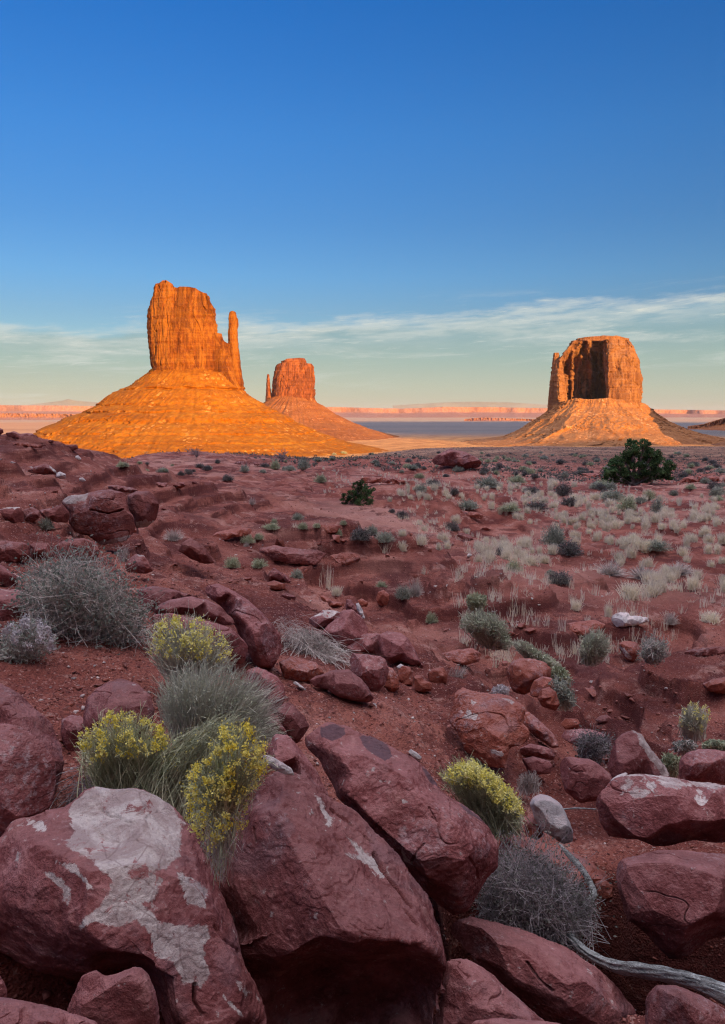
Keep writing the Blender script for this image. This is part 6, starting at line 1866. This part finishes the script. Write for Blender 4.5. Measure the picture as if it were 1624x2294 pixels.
# ---------------------------------------------------------------- stones
def pebbles(name, P, size, mat, seed=0):
    rng = np.random.default_rng(seed)
    base = np.array([(1, 0, 0), (-1, 0, 0), (0, 1, 0), (0, -1, 0), (0, 0, 1), (0, 0, -1)], float)
    F0 = np.array([(0, 2, 4), (2, 1, 4), (1, 3, 4), (3, 0, 4), (2, 0, 5), (1, 2, 5), (3, 1, 5), (0, 3, 5)])
    n = len(P)
    V = base[None] * rng.uniform(.55, 1.15, (n, 6, 1)) + rng.normal(size=(n, 6, 3)) * .22
    a = rng.uniform(0, 6.28, n)
    c, s_ = np.cos(a)[:, None], np.sin(a)[:, None]
    V = np.stack([V[..., 0] * c - V[..., 1] * s_, V[..., 0] * s_ + V[..., 1] * c, V[..., 2] * .55], -1)
    V = V * np.asarray(size)[:, None, None] / 2 + P[:, None]
    F = (F0[None] + (np.arange(n) * 6)[:, None, None]).reshape(-1, 3)
    return mesh_obj(name, V.reshape(-1, 3), F, mat, smooth_shade=False)


M['gravel'] = mat_plain('gravel', (0.11, 0.034, 0.030), (0.40, 0.17, 0.14), 7, lo=.42, hi=.6)
M['gravel_pale'] = mat_plain('pale_gravel', (0.42, 0.30, 0.27), (0.66, 0.58, 0.54), 9)


def strew(n, y0, y1, t0, t1, seed, thr=0.2):
    r = np.random.default_rng(seed)
    Y = np.exp(r.uniform(math.log(y0), math.log(y1), n)); t = r.uniform(t0, t1, n)
    X = t * Y
    ok = fbm(X / 1.3, Y / 1.3, 0, 3, .6, seed) > r.uniform(-.4, thr, n)
    X, Y = X[ok], Y[ok]
    return np.stack([X, Y, height(X, Y)], 1), r


Pn, r_ = strew(34000, 2.8, 40, -.5, .5, 91)
g = pebbles('gravel', Pn, np.minimum(r_.lognormal(-4.25, .55, len(Pn)), .07) * (1 + Pn[:, 1] * .05), M['gravel'], 5)
recentre(g); tag(g, 'red gravel and chips lying over the dirt', None, None, 'stuff')
Pn, r_ = strew(11000, 3.0, 14, -.5, .5, 97, .05)
g = pebbles('gravel', Pn, np.minimum(r_.lognormal(-3.75, .5, len(Pn)), .09), M['rock_red'], 8)
recentre(g); tag(g, 'coarse red rubble lying in patches on the near slope', None, None, 'stuff')
Pn, r_ = strew(2600, 3.2, 28, -.5, .5, 93)
g = pebbles('gravel', Pn, np.minimum(r_.lognormal(-4.15, .5, len(Pn)), .06) * (1 + Pn[:, 1] * .05), M['gravel_pale'], 6)
recentre(g); tag(g, 'pale gravel scattered over the dirt', None, None, 'stuff')


def stone_proto(seed, mat, name='stone'):
    rng = np.random.default_rng(seed)
    me = bpy.data.meshes.new(name)
    bm = bmesh.new()
    for v in rng.normal(size=(14, 3)) * np.array([.5, .36, .24]):
        bm.verts.new(v)
    r = bmesh.ops.convex_hull(bm, input=bm.verts)
    bmesh.ops.delete(bm, geom=list({v for v in bm.verts if not v.link_faces}), context='VERTS')
    bmesh.ops.bevel(bm, geom=list(bm.edges), offset=.05, segments=1, affect='EDGES')
    bm.to_mesh(me); bm.free()
    me.materials.append(mat)
    return me


SP = {'red': [stone_proto(300 + i, M['rock_red']) for i in range(4)], 'white': [stone_proto(320 + i, M['rock_white']) for i in range(4)]}
SZ = {'red': [(120, 1440, 340, 1600, 3), (300, 1120, 1100, 1330, 5), (380, 1240, 700, 1330, 2.5), (640, 1570, 900, 1680, 1.2), (1080, 1400, 1200, 1560, 2), (1280, 1540, 1520, 1720, 5), (900, 1400, 1200, 1500, 2), (700, 1180, 1100, 1350, 2), (100, 1080, 400, 1280, 1.5)],
      'white': [(0, 1010, 260, 1180, 3), (100, 1440, 330, 1600, 2), (250, 1180, 400, 1300, 1), (480, 1190, 660, 1260, 1.2), (1100, 1350, 1220, 1420, 2), (640, 1580, 880, 1660, .8), (1290, 1530, 1500, 1700, 1.6), (950, 1240, 1150, 1350, .8), (1010, 1520, 1180, 1600, .8)]}
for k, cnt in (('red', 240), ('white', 115)):
    for x, y in scatter_px(SZ[k], cnt):
        P = ground_at(x, y)
        s = P[1] / FPX
        w = rs.lognormal(2.45 if k == 'red' else 1.6, .4)
        o = bpy.data.objects.new('stone', SP[k][int(rs.integers(0, 4))])
        COL.objects.link(o)
        sz = w * s * .7
        o.location = (P[0], P[1], P[2] + sz * .12)
        o.scale = (sz, sz * rs.uniform(.7, 1.1), sz * rs.uniform(.7, 1.2))
        o.rotation_euler = (rs.uniform(-.3, .3), rs.uniform(-.3, .3), rs.uniform(0, 6.28))
        tag(o, 'loose angular red stone on the red dirt' if k == 'red' else 'small loose whitish stone on the red dirt', 'stone', 'loose red stones' if k == 'red' else 'loose whitish stones')

# ---------------------------------------------------------------- broken beds of rock that break through the dirt
zm = lambda *p: Z(512, 967.6, *p)
LEDGES = [
    ('low broken ledge forming the dark bank left of the wash', zm((190, 745), (300, 720), (430, 740), (560, 755), (640, 770), (560, 850), (480, 850), (330, 830), (210, 800))),
    ('crumbling ledge with a tan foot at the head of the sandy path', zm((640, 790), (720, 770), (800, 770), (850, 800), (790, 845), (700, 850), (650, 830))),
    ('thin dark ledge behind the compact juniper bush', zm((800, 300), (900, 285), (1020, 290), (1130, 310), (1200, 330), (1160, 345), (1000, 330), (860, 325))),
    ('line of broken red rock below the skyline, left of the dead tree', zm((0, 200), (80, 185), (180, 190), (280, 200), (270, 215), (120, 215))),
    ('shelf of shattered rock between the wash and the twin bushes', zm((560, 590), (650, 585), (710, 600), (700, 640), (620, 650), (570, 620))),
    ('dark rock bank at the right of the smooth red mound', zm((1480, 500), (1570, 510), (1624, 520), (1624, 560), (1560, 545), (1490, 530))),
    ('red stones spilling below the lone dark bush', zm((1470, 640), (1530, 650), (1570, 690), (1520, 700), (1460, 665))),
    ('dark red shelf showing under the big green juniper', Z(1054.6, 939, (680, 350), (760, 340), (850, 350), (830, 368), (720, 372))),
    ('dark red bank right of the big green juniper', Z(1054.6, 939, (1290, 390), (1400, 365), (1540, 362), (1640, 372), (1640, 400), (1480, 402), (1350, 410))),
    ('stepped ledge on the slope right of the capped ledge blocks', zl((900, 420), (1000, 405), (1180, 400), (1310, 410), (1290, 425), (1120, 425), (1000, 445), (960, 470))),
    ('ledge under the left hand skyline rocks', zl((60, 150), (160, 150), (260, 165), (330, 170), (250, 185), (120, 175))),
    ('flat bed of red rock in the slope left of the wash', zl((1330, 760), (1400, 715), (1520, 690), (1624, 700), (1600, 735), (1480, 760), (1380, 790))),
    ('jagged shelf on the lip of the right hand gully', z3((1340, 680), (1440, 650), (1560, 640), (1640, 640), (1640, 690), (1500, 700), (1400, 710))),
    ('undercut shelf on the near rim of the dark gully', z3((560, 500), (680, 480), (780, 470), (860, 500), (820, 560), (700, 580), (590, 560))),
    ('broken shelf capping the pale slope right of the middle cluster', z2((1330, 690), (1450, 660), (1560, 650), (1624, 690), (1600, 740), (1500, 760), (1400, 740))),
]
for i, (lab, pts) in enumerate(LEDGES):
    rock(lab, pts, seed=400 + i, soft=0, lv=1, rough=1.7, tilt=.9, thick=.3, mat=M['rock_red'] if i % 3 else M['rock_far'], name='rock_ledge', cat='rock ledge', res=34)

# the air of the valley
hz_lo, hz_hi = -103.0, 330.0
hm = bpy.data.meshes.new('haze')
bm = bmesh.new()
bmesh.ops.create_cube(bm, size=1.0)
for v in bm.verts:
    v.co = Vector((v.co.x * 60000, -2000 + (v.co.y + .5) * 60000, hz_lo + (v.co.z + .5) * (hz_hi - hz_lo)))
bm.to_mesh(hm); bm.free()
m, n_, b_ = new_mat('haze')
n_.n.clear()
o_ = n_.node('ShaderNodeOutputMaterial')
pv = n_.node('ShaderNodeVolumePrincipled')
pv.inputs['Color'].default_value = (0.80, 0.82, 0.92, 1)
pv.inputs['Density'].default_value = HAZE
pv.inputs['Anisotropy'].default_value = 0.0
n_.link(pv.outputs[0], o_.inputs['Volume'])
hm.materials.append(m)
ho = bpy.data.objects.new('haze', hm)
COL.objects.link(ho)
tag(ho, None, None, None, 'stuff')
